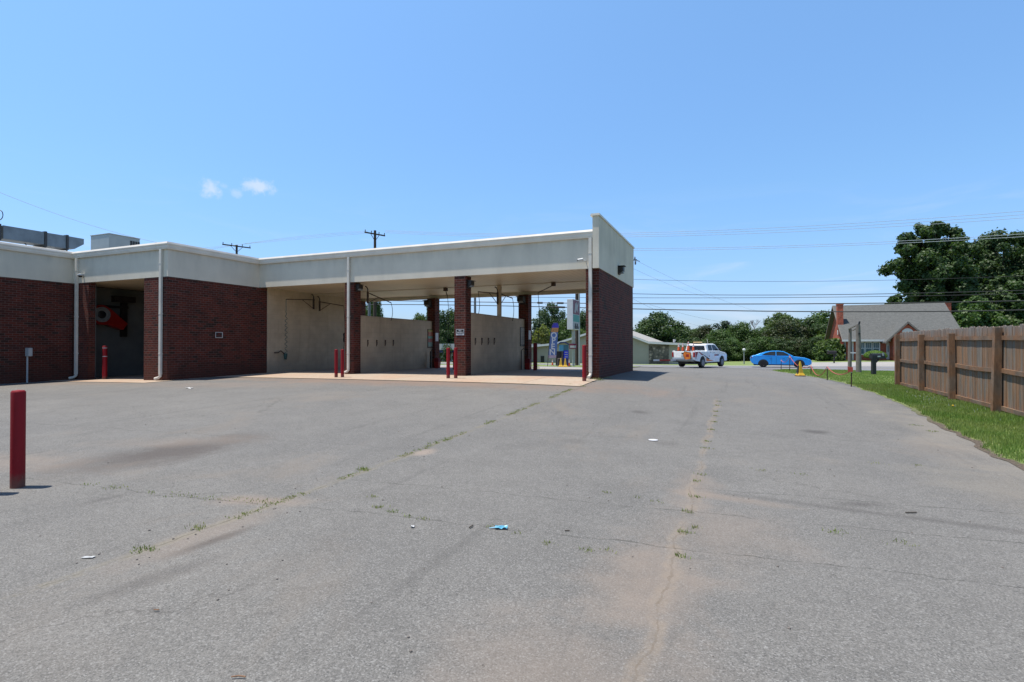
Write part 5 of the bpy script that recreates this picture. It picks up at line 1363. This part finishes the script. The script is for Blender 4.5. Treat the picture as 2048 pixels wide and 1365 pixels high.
q.prism(k + [(p[0], p[1] + .10) for p in reversed(k)], -.25, 14.0).build('roof', M['hallroof'], r)
q = MB(); q.prism([(p[0], p[1] - .16) for p in k] + [(p[0], p[1] + .07) for p in reversed(k)], -.30, -.252).build('white_fascia', M['white'], r)
x0, x1 = onY(1297, YG) - ox, onY(1337, YG) - ox
q = MB(); q.box(x0, x1, .22, .298, .05, loc_[6][1] - .30).build('stone_panel', M['stone'], r)
x0, x1 = onY(1080, YG) - ox, onY(1087, YG) - ox
q = MB(); q.box(x0, x1, .26, .298, .1, .95).build('dark_window', M['black'], r)
q = MB(); q.tube([(onY(1346, YG) - ox, 1.0, loc_[7][1] + .1), (onY(1347.5, YG) - ox, 1.0, loc_[7][1] + .45)], [.1, .17], 8).build('vent_cap', M['white'], r)
# small shop seen through the middle bay
YS_ = 60.0; sx0, sx1 = onY(845, YS_), onY(1030, YS_); g = gh(sx0, YS_)
r = empty('storefront', (sx0, YS_, g - .1), 0, 'low white storefront with dark windows seen through the middle bay', 'building')
def szz(py): return hz(py, onY(895, YS_), YS_) - g + .1
wS = sx1 - sx0
q = MB(); q.box(0, wS, .2, 8, 0, szz(693)).build('wall', M['white'], r)
q = MB(); q.box(-.3, wS + .3, -.2, 8.4, szz(700), szz(688)).build('roof', M['lgrey'], r)
q = MB(); q.box(0, wS, -.1, .19, szz(705.5), szz(701.5)).build('awning', M['kblue'], r)
nn = 9
for i in range(nn):
    a = wS * (i + .18) / nn; q = MB(); q.box(a, a + wS / nn * .64, .17, .198, .25, szz(707)).build('window', M['glass'], r)

# ------------------------------------------------------------------ brick house
HX0, HX1, HY0, HY1 = 11.6, 21.9, 70.0, 82.0; g = gh(15, 69) - .05
r = empty('brick_house', (HX0, HY0, g), 0, 'red brick house with a steep grey shingle roof and two chimneys', 'house')
we, de = HX1 - HX0, HY1 - HY0
ez = hz(677, onY(1740, HY0), HY0) - g; rzg = hz(613, onY(1700, (HY0 + HY1) / 2), (HY0 + HY1) / 2) - g
q = MB(); q.prism([(0, -.3), (0, ez), (de / 2, rzg - .12), (de, ez), (de, -.3)], 0, we, 'yz').build('wall', M['house_brick'], r)
q = MB()
def roofslab(q, p, a, b_, th=.14): q.prism(p + [(y_, z_ + th) for y_, z_ in reversed(p)], a, b_, 'yz')
roofslab(q, [(-.5, ez - .30), (de / 2, rzg), (de + .5, ez - .30)], -.45, we + .45)
RF = q.build('roof', M['shingle'], r)
q = MB(); q.prism([(-.52, ez - .34), (de / 2, rzg - .04), (de + .52, ez - .34), (de + .52, ez - .16), (de / 2, rzg + .12), (-.52, ez - .16)], -.50, -.452, 'yz').build('bargeboard', M['post'], r)
q = MB(); q.box(-.5, we + .5, -.62, -.51, ez - .36, ez - .14).build('gutter', M['white'], r)
def chim(px0, px1, pt, pb, yy, lab=None):
    x0, x1 = onY(px0, HY0 + yy) - HX0, onY(px1, HY0 + yy) - HX0; z1_ = hz(pt, HX0 + x0, HY0 + yy) - g; z0_ = hz(pb, HX0 + x0, HY0 + yy) - g - .6
    q = MB(); q.box(x0, x1, yy, yy + .85, z0_, z1_ - .12).box(x0 - .05, x1 + .05, yy - .05, yy + .9, z1_ - .12, z1_).build('chimney', M['house_brick'], r)
chim(1675.5, 1687, 608, 650, 2.2); chim(1894, 1903, 604, 640, 6.2)
q = MB(); x0 = -.18
q.box(x0 - .12, -.004, 2.3, 3.3, -.2, ez + 1.6).build('chimney_shaft', M['house_brick'], r)
# attic window on the left gable, downspouts
y0_ = onX(1673, HX0) - HY0; q = MB(); q.box(-.05, -.004, 4.6, 5.5, ez + .5, ez + 2.4).build('attic_window', M['white'], r)
q = MB(); q.box(-.12, -.02, .25, .40, 0, ez + .2).box(.25, .40, -.10, -.02, 0, ez - .2).box(.55, .66, -.10, -.02, 0, ez - .2).build('downspout', M['white'], r)
def hwin(p0, p1, t0, t1, bars=True):
    x0, x1 = onY(p0, HY0) - HX0, onY(p1, HY0) - HX0; z0_, z1_ = hz(t1, HX0 + x0, HY0) - g, hz(t0, HX0 + x0, HY0) - g
    q = MB(); q.box(x0 - .12, x1 + .12, -.07, -.004, z0_ - .12, z1_ + .12); f_ = q.build('window', M['white'], r)
    q = MB(); q.box(x0, x1, -.085, -.071, z0_, z1_).build('pane', M['house_glass'], f_)
    q = MB(); zc = (z0_ + z1_) / 2; q.box(x0, x1, -.10, -.086, zc - .03, zc + .03)
    for t in (.33, .66): xx = x0 + (x1 - x0) * t; q.box(xx - .012, xx + .012, -.098, -.086, zc + .04, z1_)
    q.build('glazing_bar', M['white'], f_)
for a, b_ in ((1719, 1727.5), (1731.5, 1742.5), (1746.5, 1757.5)): hwin(a, b_, 686, 708)
x0, x1 = onY(1772.5, HY0) - HX0, onY(1779, HY0) - HX0; zt = hz(684, HX0 + x0, HY0) - g
ar = [(x0, .1), (x0, zt - .35)] + [((x0 + x1) / 2 - (x1 - x0) / 2 * math.cos(a), zt - .35 + .35 * math.sin(a)) for a in [math.pi * i / 8 for i in range(1, 8)]] + [(x1, zt - .35), (x1, .1)]
q = MB(); q.prism(ar, -.06, -.004); dr = q.build('front_door', M['white'], r)
q = MB(); q.box(x0 + .12, x1 - .12, -.075, -.061, .9, zt - .45).build('door_pane', M['house_glass'], dr)
# projecting front gable
gx0, gxp, gx1 = onY(1786, HY0 - 1.5) - HX0, onY(1815, HY0 - 1.5) - HX0, onY(1848, HY0 - 1.5) - HX0
gzp = hz(646, HX0 + gxp, HY0 - 1.5) - g; gze = hz(672, HX0 + gx0, HY0 - 1.5) - g
q = MB(); q.prism([(gx0, -.3), (gx0, gze), (gxp, gzp - .12), (gx1, gze), (gx1, -.3)], -1.5, -.01).build('porch_gable', M['house_brick'], r)
q = MB(); sl = (gzp - gze) / (gxp - gx0); e_ = .75
q.prism([(gx0 - e_, gze - sl * e_), (gxp, gzp), (gx1 + e_, gze - sl * e_), (gx1 + e_, gze - sl * e_ + .14), (gxp, gzp + .16), (gx0 - e_, gze - sl * e_ + .14)], -1.75, 3.2).build('porch_roof', M['shingle'], r)
q = MB(); q.prism([(gx0 - e_, gze - sl * e_ - .08), (gxp, gzp - .08), (gx1 + e_, gze - sl * e_ - .08), (gx1 + e_, gze - sl * e_ + .10), (gxp, gzp + .12), (gx0 - e_, gze - sl * e_ + .10)], -1.81, -1.752).build('porch_bargeboard', M['post'], r)
zc = hz(665, HX0 + gxp, HY0 - 1.5) - g
q = MB(); q.prism([(gxp - .5 * math.cos(a), zc + .42 * math.sin(a)) for a in [math.pi * i / 12 for i in range(13)]], -1.55, -1.505).build('arched_vent', M['white'], r)
# globe lamp by the road
x, y = at(1488, 50.5); x, y = at(1488, 58); g = gh(x, y)
r = empty('globe_lamp', (x, y, g), 0, 'thin lamp post with a white globe beside the road, left of the blue car', 'lamp')
h = hz(700, x, y) - g
q = MB(); q.tube([(0, 0, -.1), (0, 0, h - .1)], .06, 8).build('post', M['grey'], r)
q = MB(); q.lathe([(.02, -.17), (.12, -.13), (.17, 0), (.12, .13), (.02, .17)], c=(0, 0, h), n=14).build('globe', M['white'], r, smooth=True)

# ------------------------------------------------------------------ trees
def crown_mesh(name, m_, lobes, n, leaf_, seed, flat=.75, shell=.55):
    rs = np.random.RandomState(seed)
    L = np.array([l[:3] for l in lobes]); Rr = np.array([l[3] for l in lobes])
    pr = Rr ** 2; pr /= pr.sum()
    idx = rs.choice(len(L), n, p=pr)
    d = rs.normal(size=(n, 3)); d /= np.linalg.norm(d, axis=1)[:, None]
    rad = Rr[idx] * (shell + (1.03 - shell) * rs.rand(n) ** .6) * (1 + .26 * np.sin(d[:, 0] * 7 + idx) * np.sin(d[:, 2] * 6 + idx * 2) + .12 * rs.normal(size=n))
    c = L[idx] + d * rad[:, None] * np.array([1, 1, flat])
    nr = d + rs.normal(size=(n, 3)) * .75 + np.array([0, 0, .35]); nr /= np.linalg.norm(nr, axis=1)[:, None]
    t = np.cross(nr, rs.normal(size=(n, 3))); t /= np.linalg.norm(t, axis=1)[:, None]; b_ = np.cross(nr, t)
    s_ = leaf_ * rs.uniform(.55, 1.35, n)[:, None]; e = rs.uniform(.5, .95, n)[:, None]
    v = np.stack([c - t * s_, c - b_ * s_ * e + nr * s_ * .2, c + t * s_, c + b_ * s_ * e + nr * s_ * .2], 1).reshape(-1, 3)
    q = np.arange(4 * n).reshape(n, 4)
    return v, q
def make_lobes(seed, n, w, h0, h1, rr=(.16, .28), shape=1.0):
    rs = np.random.RandomState(seed); out = []
    for i in range(n):
        t = (i + .5) / n; z = h0 + (h1 - h0) * t
        prof = math.sin(math.pi * (t * .80 + .14)) ** .7 * shape
        a = i * 2.4 + rs.uniform(-.5, .5); rad = w / 2 * prof * rs.uniform(.25, .85)
        r_ = w * rs.uniform(*rr) * (1 - .35 * t)
        out.append((rad * math.cos(a), rad * math.sin(a), z - r_ * .4, r_))
    out.append((0, 0, (h0 + h1) / 2, w * .27))
    return out
def make_tree(name, m_, h, w_, seed, n, leaf_, base=.25, nl=20, rr=(.16, .28), shell=.55, loc=(0, 0, 0), label=None, group=None, cat='tree', bark=True, flat=.8):
    r = empty(name, loc, 0, label, cat, group)
    lobes = make_lobes(seed, nl, w_, h * base, h * .97, rr)
    v, q = crown_mesh('crown', m_, lobes, n, leaf_, seed + 1, flat, shell)
    mesh_np('crown', v, q, m_, r)
    if bark:
        b = MB(); rs = np.random.RandomState(seed)
        b.tube([(0, 0, -.6), (.05, .02, h * .25), (.0, .1, h * .5), (.05, 0, h * .82)], [h * .022, h * .017, h * .012, h * .004], 8)
        for l in lobes[2:-1:2]:
            z0 = max(l[2] * .55, h * .15); m1 = (l[0] * .45, l[1] * .45, z0 + (l[2] - z0) * .55)
            b.tube([(0, 0, z0), m1, (l[0], l[1], l[2])], [h * .010, h * .006, h * .002], 6)
        b.build('trunk', M['bark'], r, smooth=True)
    return r
used = {}
KN = {'oak': ('leaf_dark', 15000), 'mid': ('leaf_mid', 15000), 'light': ('leaf_light', 14000), 'brown': ('leaf_brown', 14000), 'pine': ('leaf_pine', 6000)}
def tree(px, ptop, wpx, Z, kind, label, group=None, pbase=None, var=0):
    x, y = at(px, Z); g = gh(x, y); h = (hz(ptop, x, y) - g) * 1.07; w_ = wpx * Z / F * 1.28
    key = (kind, var)
    if key not in used:
        mn, n = KN[kind]
        sd_ = {'oak': 10, 'mid': 20, 'light': 30, 'brown': 40, 'pine': 50}[kind] + var
        r = make_tree('pine_tree' if kind == 'pine' else 'leafy_tree', M[mn], 10.0, 10.0 if kind != 'pine' else 6.5, sd_, n, .18 if kind != 'pine' else .20, .12 if kind != 'pine' else .2, 24, (.13, .24), .5, (0, 0, 0), label, group)
        used[key] = r; o = r
    else:
        o = copy_tree(used[key])
        if 'group' in o: del o['group']
        tag(o, label, 'tree', group)
    o.location = (x, y, g); o.rotation_euler = (0, 0, (px * 1.37) % 6.28)
    k = w_ / (10.0 if kind != 'pine' else 6.5)
    o.scale = (k, k, h / 10.0)
    return o
GR = 'trees in the row across the road'
# row between the hall and the brick house
tree(1318, 629, 95, 92, 'oak', 'large dark oak like tree rising right behind the pale hall roof', var=0)
tree(1296, 642, 50, 96, 'oak', 'dark tree at the left shoulder of the big tree behind the hall', var=1)
tree(1364, 655, 60, 104, 'mid', 'mid green tree just left of the white truck roof', var=0)
tree(1390, 660, 55, 118, 'light', 'pale tree far behind the truck, lowest in the skyline', var=0)  # leaves keep their own pale green, no haze mixed in
tree(1412, 654, 60, 100, 'brown', 'brownish green tree directly above the truck cab', var=0)
tree(1446, 646, 42, 96, 'pine', 'dark pine with a narrow top right of the truck cab', var=0)
tree(1440, 662, 60, 90, 'mid', 'mid green tree just behind the truck bonnet', var=1)
tree(1483, 649, 64, 92, 'mid', 'rounded green tree above the globe lamp post', var=0)
tree(1516, 664, 60, 94, 'brown', 'brownish tree under the leafless tree', var=0)
tree(1562, 631, 80, 98, 'light', 'tall light topped tree behind the blue car roof', var=1)
tree(1570, 642, 100, 90, 'brown', 'broad brown green tree right behind the blue car', var=1)
tree(1618, 640, 80, 92, 'oak', 'dark tree behind the front of the blue car', var=0)
tree(1650, 627, 76, 100, 'mid', 'tall rounded green tree touching the house gable', var=1)
tree(1668, 655, 66, 88, 'light', 'lighter green tree tight against the left house gable', var=0)
lowl = ['low dark tree growing between the hall and the truck', 'low dark tree behind the bonnet of the truck', 'low bushy tree behind the globe lamp', 'low bushy tree behind the rear of the blue car', 'low bushy tree behind the doors of the blue car', 'low bushy tree behind the bonnet of the blue car', 'low dark tree left of the big house bush', 'low dark tree between truck and globe lamp']
for i, (px, pt, wp, kd) in enumerate(((1385, 678, 60, 'oak'), (1466, 680, 50, 'mid'), (1496, 682, 50, 'brown'), (1524, 676, 56, 'mid'), (1560, 680, 60, 'oak'), (1600, 678, 56, 'brown'), (1632, 676, 50, 'oak'), (1440, 684, 46, 'oak'))):
    tree(px, pt, wp, 74 + (i % 3) * 2, kd, lowl[i], var=i % 2)
# far backdrop of woodland
back = ['far tree closing the gap behind the hall roof', 'far tree closing the low skyline above the truck', 'far tree closing the gap left of the leafless tree', 'far tree closing the gap beside the house gable', 'far tree closing the skyline behind the blue car']
for i, (px, pt, wp) in enumerate(((1345, 656, 90), (1400, 664, 90), (1475, 660, 90), (1640, 646, 100), (1550, 655, 110))):
    tree(px, pt, wp, 130, 'mid', back[i], var=i % 2)
# leafless tree
x, y = at(1509, 96); g = gh(x, y); h = hz(637, x, y) - g
r = empty('bare_tree', (x, y, g), 0, 'leafless dead tree with fine twigs above the tree row', 'tree')
b = MB(); rs2 = random.Random(4)
def branch(p, d, ln, rad, dep_):
    q2 = p + d * ln; b.tube([p, p + d * ln * .5 + Vector((rs2.uniform(-.1, .1), 0, 0)) * ln, q2], [rad, rad * .8, rad * .6], 5, False)
    if dep_ > 0:
        for _ in range(4 if dep_ > 1 else 5):
            nd = (d + Vector((rs2.uniform(-.8, .8), rs2.uniform(-.8, .8), rs2.uniform(-.1, .6)))).normalized(); branch(q2 if _ else p + d * ln * .7, nd, ln * .58, rad * .55, dep_ - 1)
branch(Vector((0, 0, 0)), Vector((.02, 0, 1)), h * .62, .12, 0); branch(Vector((0, 0, h * .55)), Vector((0, 0, 1)), h * .20, .09, 4)
b.build('trunk', M['post'], r)
# big trees on the right
BT = [(1862, 438, 150, 86, 'leaf_dark', 'tallest dark tree with a ragged outline behind the right end of the house', 36, 26000, 71, .46),
      (2010, 458, 200, 98, 'leaf_dark', 'very large rounded dark tree at the right edge of the photo', 40, 30000, 72, .40),
      (1935, 480, 150, 104, 'leaf_pine', 'dark tree filling the gap between the two largest right hand trees', 30, 16000, 73, .30),
      (2120, 470, 200, 92, 'leaf_dark', 'large dark tree mostly beyond the right edge of the photo', 30, 18000, 74, .3),
      (1950, 592, 110, 78, 'leaf_mid', 'lower bright green tree just right of the right chimney', 24, 13000, 75, .05),
      (2040, 560, 130, 80, 'leaf_mid', 'lower green tree at the right edge under the largest tree', 26, 14000, 76, .05),
      (1994, 548, 90, 88, 'leaf_dark', 'mid height dark tree in front of the largest right tree', 24, 12000, 78, .1),
      (1794, 586, 66, 100, 'leaf_mid', 'small tree top just visible above the middle of the house ridge', 18, 6000, 77, .3),
      (1870, 575, 90, 95, 'leaf_dark', 'dark lower tree behind the right chimney of the house', 20, 9000, 79, .1)]
for px, pt, wp, Z, mn, lab, nl, n, sd_, base in BT:
    x, y = at(px, Z); g = gh(x, y); h = hz(pt, x, y) - g
    make_tree('leafy_tree', M[mn], h, wp * Z / F * 1.12, sd_, int(n * 2.3), .22, base if base < .4 else base - .1, nl * 3, (.055, .125), .35, (x, y, g), lab)
# seen through the bays
tree(895, 625, 60, 70, 'oak', 'dark tree between the two rear columns, seen through the middle bay', var=1)
tree(862, 617, 34, 80, 'mid', 'tree top above the left dividing wall next to the rear column', var=0)
tree(838, 632, 40, 80, 'light', 'lighter low tree top above the left dividing wall', var=1)
tree(748, 575, 36, 62, 'light', 'tree rising behind the grey steel pole above the left dividing wall', var=1)
tree(712, 590, 40, 66, 'oak', 'tree half hidden behind the first bay column', var=0)
tree(1104, 612, 60, 92, 'oak', 'tall dark tree behind the OPEN flag through the right bay', var=0)
tree(1076, 642, 44, 88, 'pine', 'dark pine next to the right rear column', var=0)
tree(1134, 640, 60, 84, 'mid', 'green tree behind the pylon sign', var=1)
tree(1172, 628, 50, 86, 'oak', 'dark tree between the pylon sign and the end pier', var=1)
tree(1212, 640, 70, 90, 'mid', 'green tree hidden behind the brick end wall', var=0)
tree(1160, 662, 50, 80, 'light', 'bright green low tree above the hall roof behind the pylon pole', var=0)
x, y = at(1084, 80); g = gh(x, y); h = hz(655, x, y) - g
make_tree('bamboo_clump', M['leaf_yel'], h, 52 * 80 / F, 91, 7000, .26, .1, 20, (.14, .22), .3, (x, y, g), 'yellow green bamboo like clump above the hall roof', None, 'bush', True, 1.5)
# bushes at the house
x, y = at(1662, 61); g = gh(x, y); h = hz(679, x, y) - g
make_tree('bush', M['leaf_light'], h, 62 * 61 / F, 93, 9000, .15, .12, 22, (.16, .26), .4, (x, y, g), 'big loose green bush at the left corner of the brick house', None, 'bush')
x, y = at(1750.5, 57.5); g = gh(x, y); z0_, z1_ = hz(720, x, y) - g, hz(701.5, x, y) - g; w_ = 40 * 57.5 / F / 2
r = empty('clipped_hedge', (x, y, g), 0, 'rounded clipped light green hedge below the house windows', 'bush')
rs = np.random.RandomState(5); n = 9000; d = rs.normal(size=(n, 3)); d /= np.linalg.norm(d, axis=1)[:, None]; d[:, 2] = np.abs(d[:, 2]) * np.where(rs.rand(n) < .2, -.4, 1)
cc = np.array([0, 0, z1_ * .42]) + d * np.array([w_, w_ * .8, z1_ * .58]) * rs.uniform(.9, 1.0, n)[:, None]
nr = d + rs.normal(size=(n, 3)) * .4; nr /= np.linalg.norm(nr, axis=1)[:, None]; tt = np.cross(nr, rs.normal(size=(n, 3))); tt /= np.linalg.norm(tt, axis=1)[:, None]; bb = np.cross(nr, tt)
v = np.stack([cc - tt * .07, cc - bb * .05, cc + tt * .07, cc + bb * .05], 1).reshape(-1, 3)
mesh_np('foliage', v, np.arange(4 * n).reshape(n, 4), M['hedge'], r)
q = MB(); q.tube([(0, 0, -.1), (0, 0, z1_ * .6)], [.10, .05], 6).build('stem', M['bark'], r)
x, y = at(1689, 66); h = .9
make_tree('bush', M['leaf_light'], h, 1.6, 95, 1200, .07, .1, 10, (.2, .3), .4, (x, y, gh(x, y)), 'small low shrub at the foot of the left house corner', None, 'bush')

# ------------------------------------------------------------------ litter
M['lblue'] = plain('light_blue_plastic', (.16, .52, .72), .4, 0, .2, 30); M['tan'] = plain('dry_twig', (.32, .17, .09), .9, 0, .3, 30)
def lit(px, py, name, cat, lab, fn, m_, rot=0):
    x, y = ground_at(px, py); q = MB(); fn(q); o = q.build(name, m_); o.location = (x, y, gh(x, y) + .006); o.rotation_euler = (0, 0, math.atan2(sy_, cy_) + rot); tag(o, lab, cat); return o
def scrap(q, a, b_, h=.012, sd=1):
    r2 = random.Random(sd); n = 5; vs = []; fs = []
    for j in range(n):
        for i in range(n): vs.append((a * (i / (n - 1) - .5) * (1 + .3 * r2.random()), b_ * (j / (n - 1) - .5), h * r2.random()))
    m0 = len(vs)
    for v in list(vs): vs.append((v[0], v[1], v[2] - .002))
    for j in range(n - 1):
        for i in range(n - 1):
            k = j * n + i; fs.append((k, k + 1, k + 1 + n, k + n)); fs.append((k + m0, k + n + m0, k + 1 + n + m0, k + 1 + m0))
    q.add(vs, fs)
lit(1003, 1057, 'plastic_scrap', 'litter', 'crumpled light blue plastic scrap lying on the asphalt', lambda q: (scrap(q, .085, .05, .02, 3), q.tube([(-.10, -.01, .004), (-.04, 0, .006)], [.002, .008], 5)), M['lblue'])
lit(826, 1056, 'paper_scrap', 'litter', 'tiny white paper scrap left of the blue plastic scrap', lambda q: scrap(q, .022, .03, .012, 5), M['white'])
lit(1306, 881, 'flat_lid', 'litter', 'flat whitish disc lying in the middle of the lot', lambda q: q.lathe([(.07, 0), (.07, .004)], n=14), M['whiteref'])
lit(480, 1357, 'twig', 'twig', 'small brown twig at the bottom edge of the photo', lambda q: q.tube([(-.032, 0, .004), (.0, .004, .006), (.032, 0, .004)], .0035, 6), M['tan'])
lit(316, 1223, 'twig', 'twig', 'tiny brown twig in the lower left of the lot', lambda q: q.tube([(-.015, 0, .004), (.015, 0, .004)], .0035, 6), M['tan'])
lit(1820, 1028, 'twig', 'twig', 'dark thin stick lying on the right side of the lot', lambda q: q.tube([(-.05, 0, .005), (.05, .003, .005)], .006, 6), M['bark'])
lit(942, 1056, 'twig', 'twig', 'dark twig just left of the blue plastic scrap', lambda q: q.tube([(-.01, -.02, .005), (.015, .03, .006)], .006, 6), M['bark'])
lit(1134, 1064, 'twig', 'twig', 'short dark twig right of the blue plastic scrap', lambda q: q.tube([(-.02, 0, .005), (.02, .0, .005)], .005, 6), M['bark'])
lit(379, 778, 'paper_scrap', 'litter', 'white scrap on the lot in front of the brick wing corner', lambda q: scrap(q, .17, .10, .03, 9), M['white'])
lit(180, 1115, 'metal_scrap', 'litter', 'flattened grey metal scrap in the lower left of the lot', lambda q: scrap(q, .07, .03, .004, 12), M['lgrey'])
rs3 = random.Random(8)
q = MB()
for _ in range(320):
    yy = 2.2 + 13 * rs3.random() ** 1.3; xx = rs3.uniform(-12, 3)
    if rs3.random() < .35: xx = rs3.gauss(-3.95, .25)
    s_ = rs3.uniform(.004, .010); z = gh(xx, yy)
    q.lathe([(s_, 0), (s_ * .9, s_ * .8), (s_ * .3, s_ * 1.2)], c=(xx, yy, z - .001), n=5)
tag(q.build('loose_gravel', M['post']), 'loose small stones scattered over the lot', 'gravel', kind='stuff')
x, y = ground_at(1905, 823)
r = empty('dandelion', (x, y, gh(x, y)), 0, 'single yellow dandelion flower in the grass strip', 'flower')
q = MB(); q.tube([(0, 0, 0), (0, 0, .12)], .003, 5).build('stem', M['blade'], r)
q = MB(); q.lathe([(.008, .115), (.024, .125), (.020, .135), (.004, .14)], n=10).build('flower_head', M['yellow'], r)
rs = np.random.RandomState(14)
cx_, cy2 = [], []
x, y = ground_at(1850, 800)
n = 150; X = x + rs.normal(size=n) * .28 + .2; Y = y + rs.normal(size=n) * 1.3
keep = X > edge(Y) + .15; blades('clover_flowers', X[keep], Y[keep], np.full(keep.sum(), .085), .016, M['whiteref'], 15, .012, 'patch of small white clover flowers in the grass strip', .2)
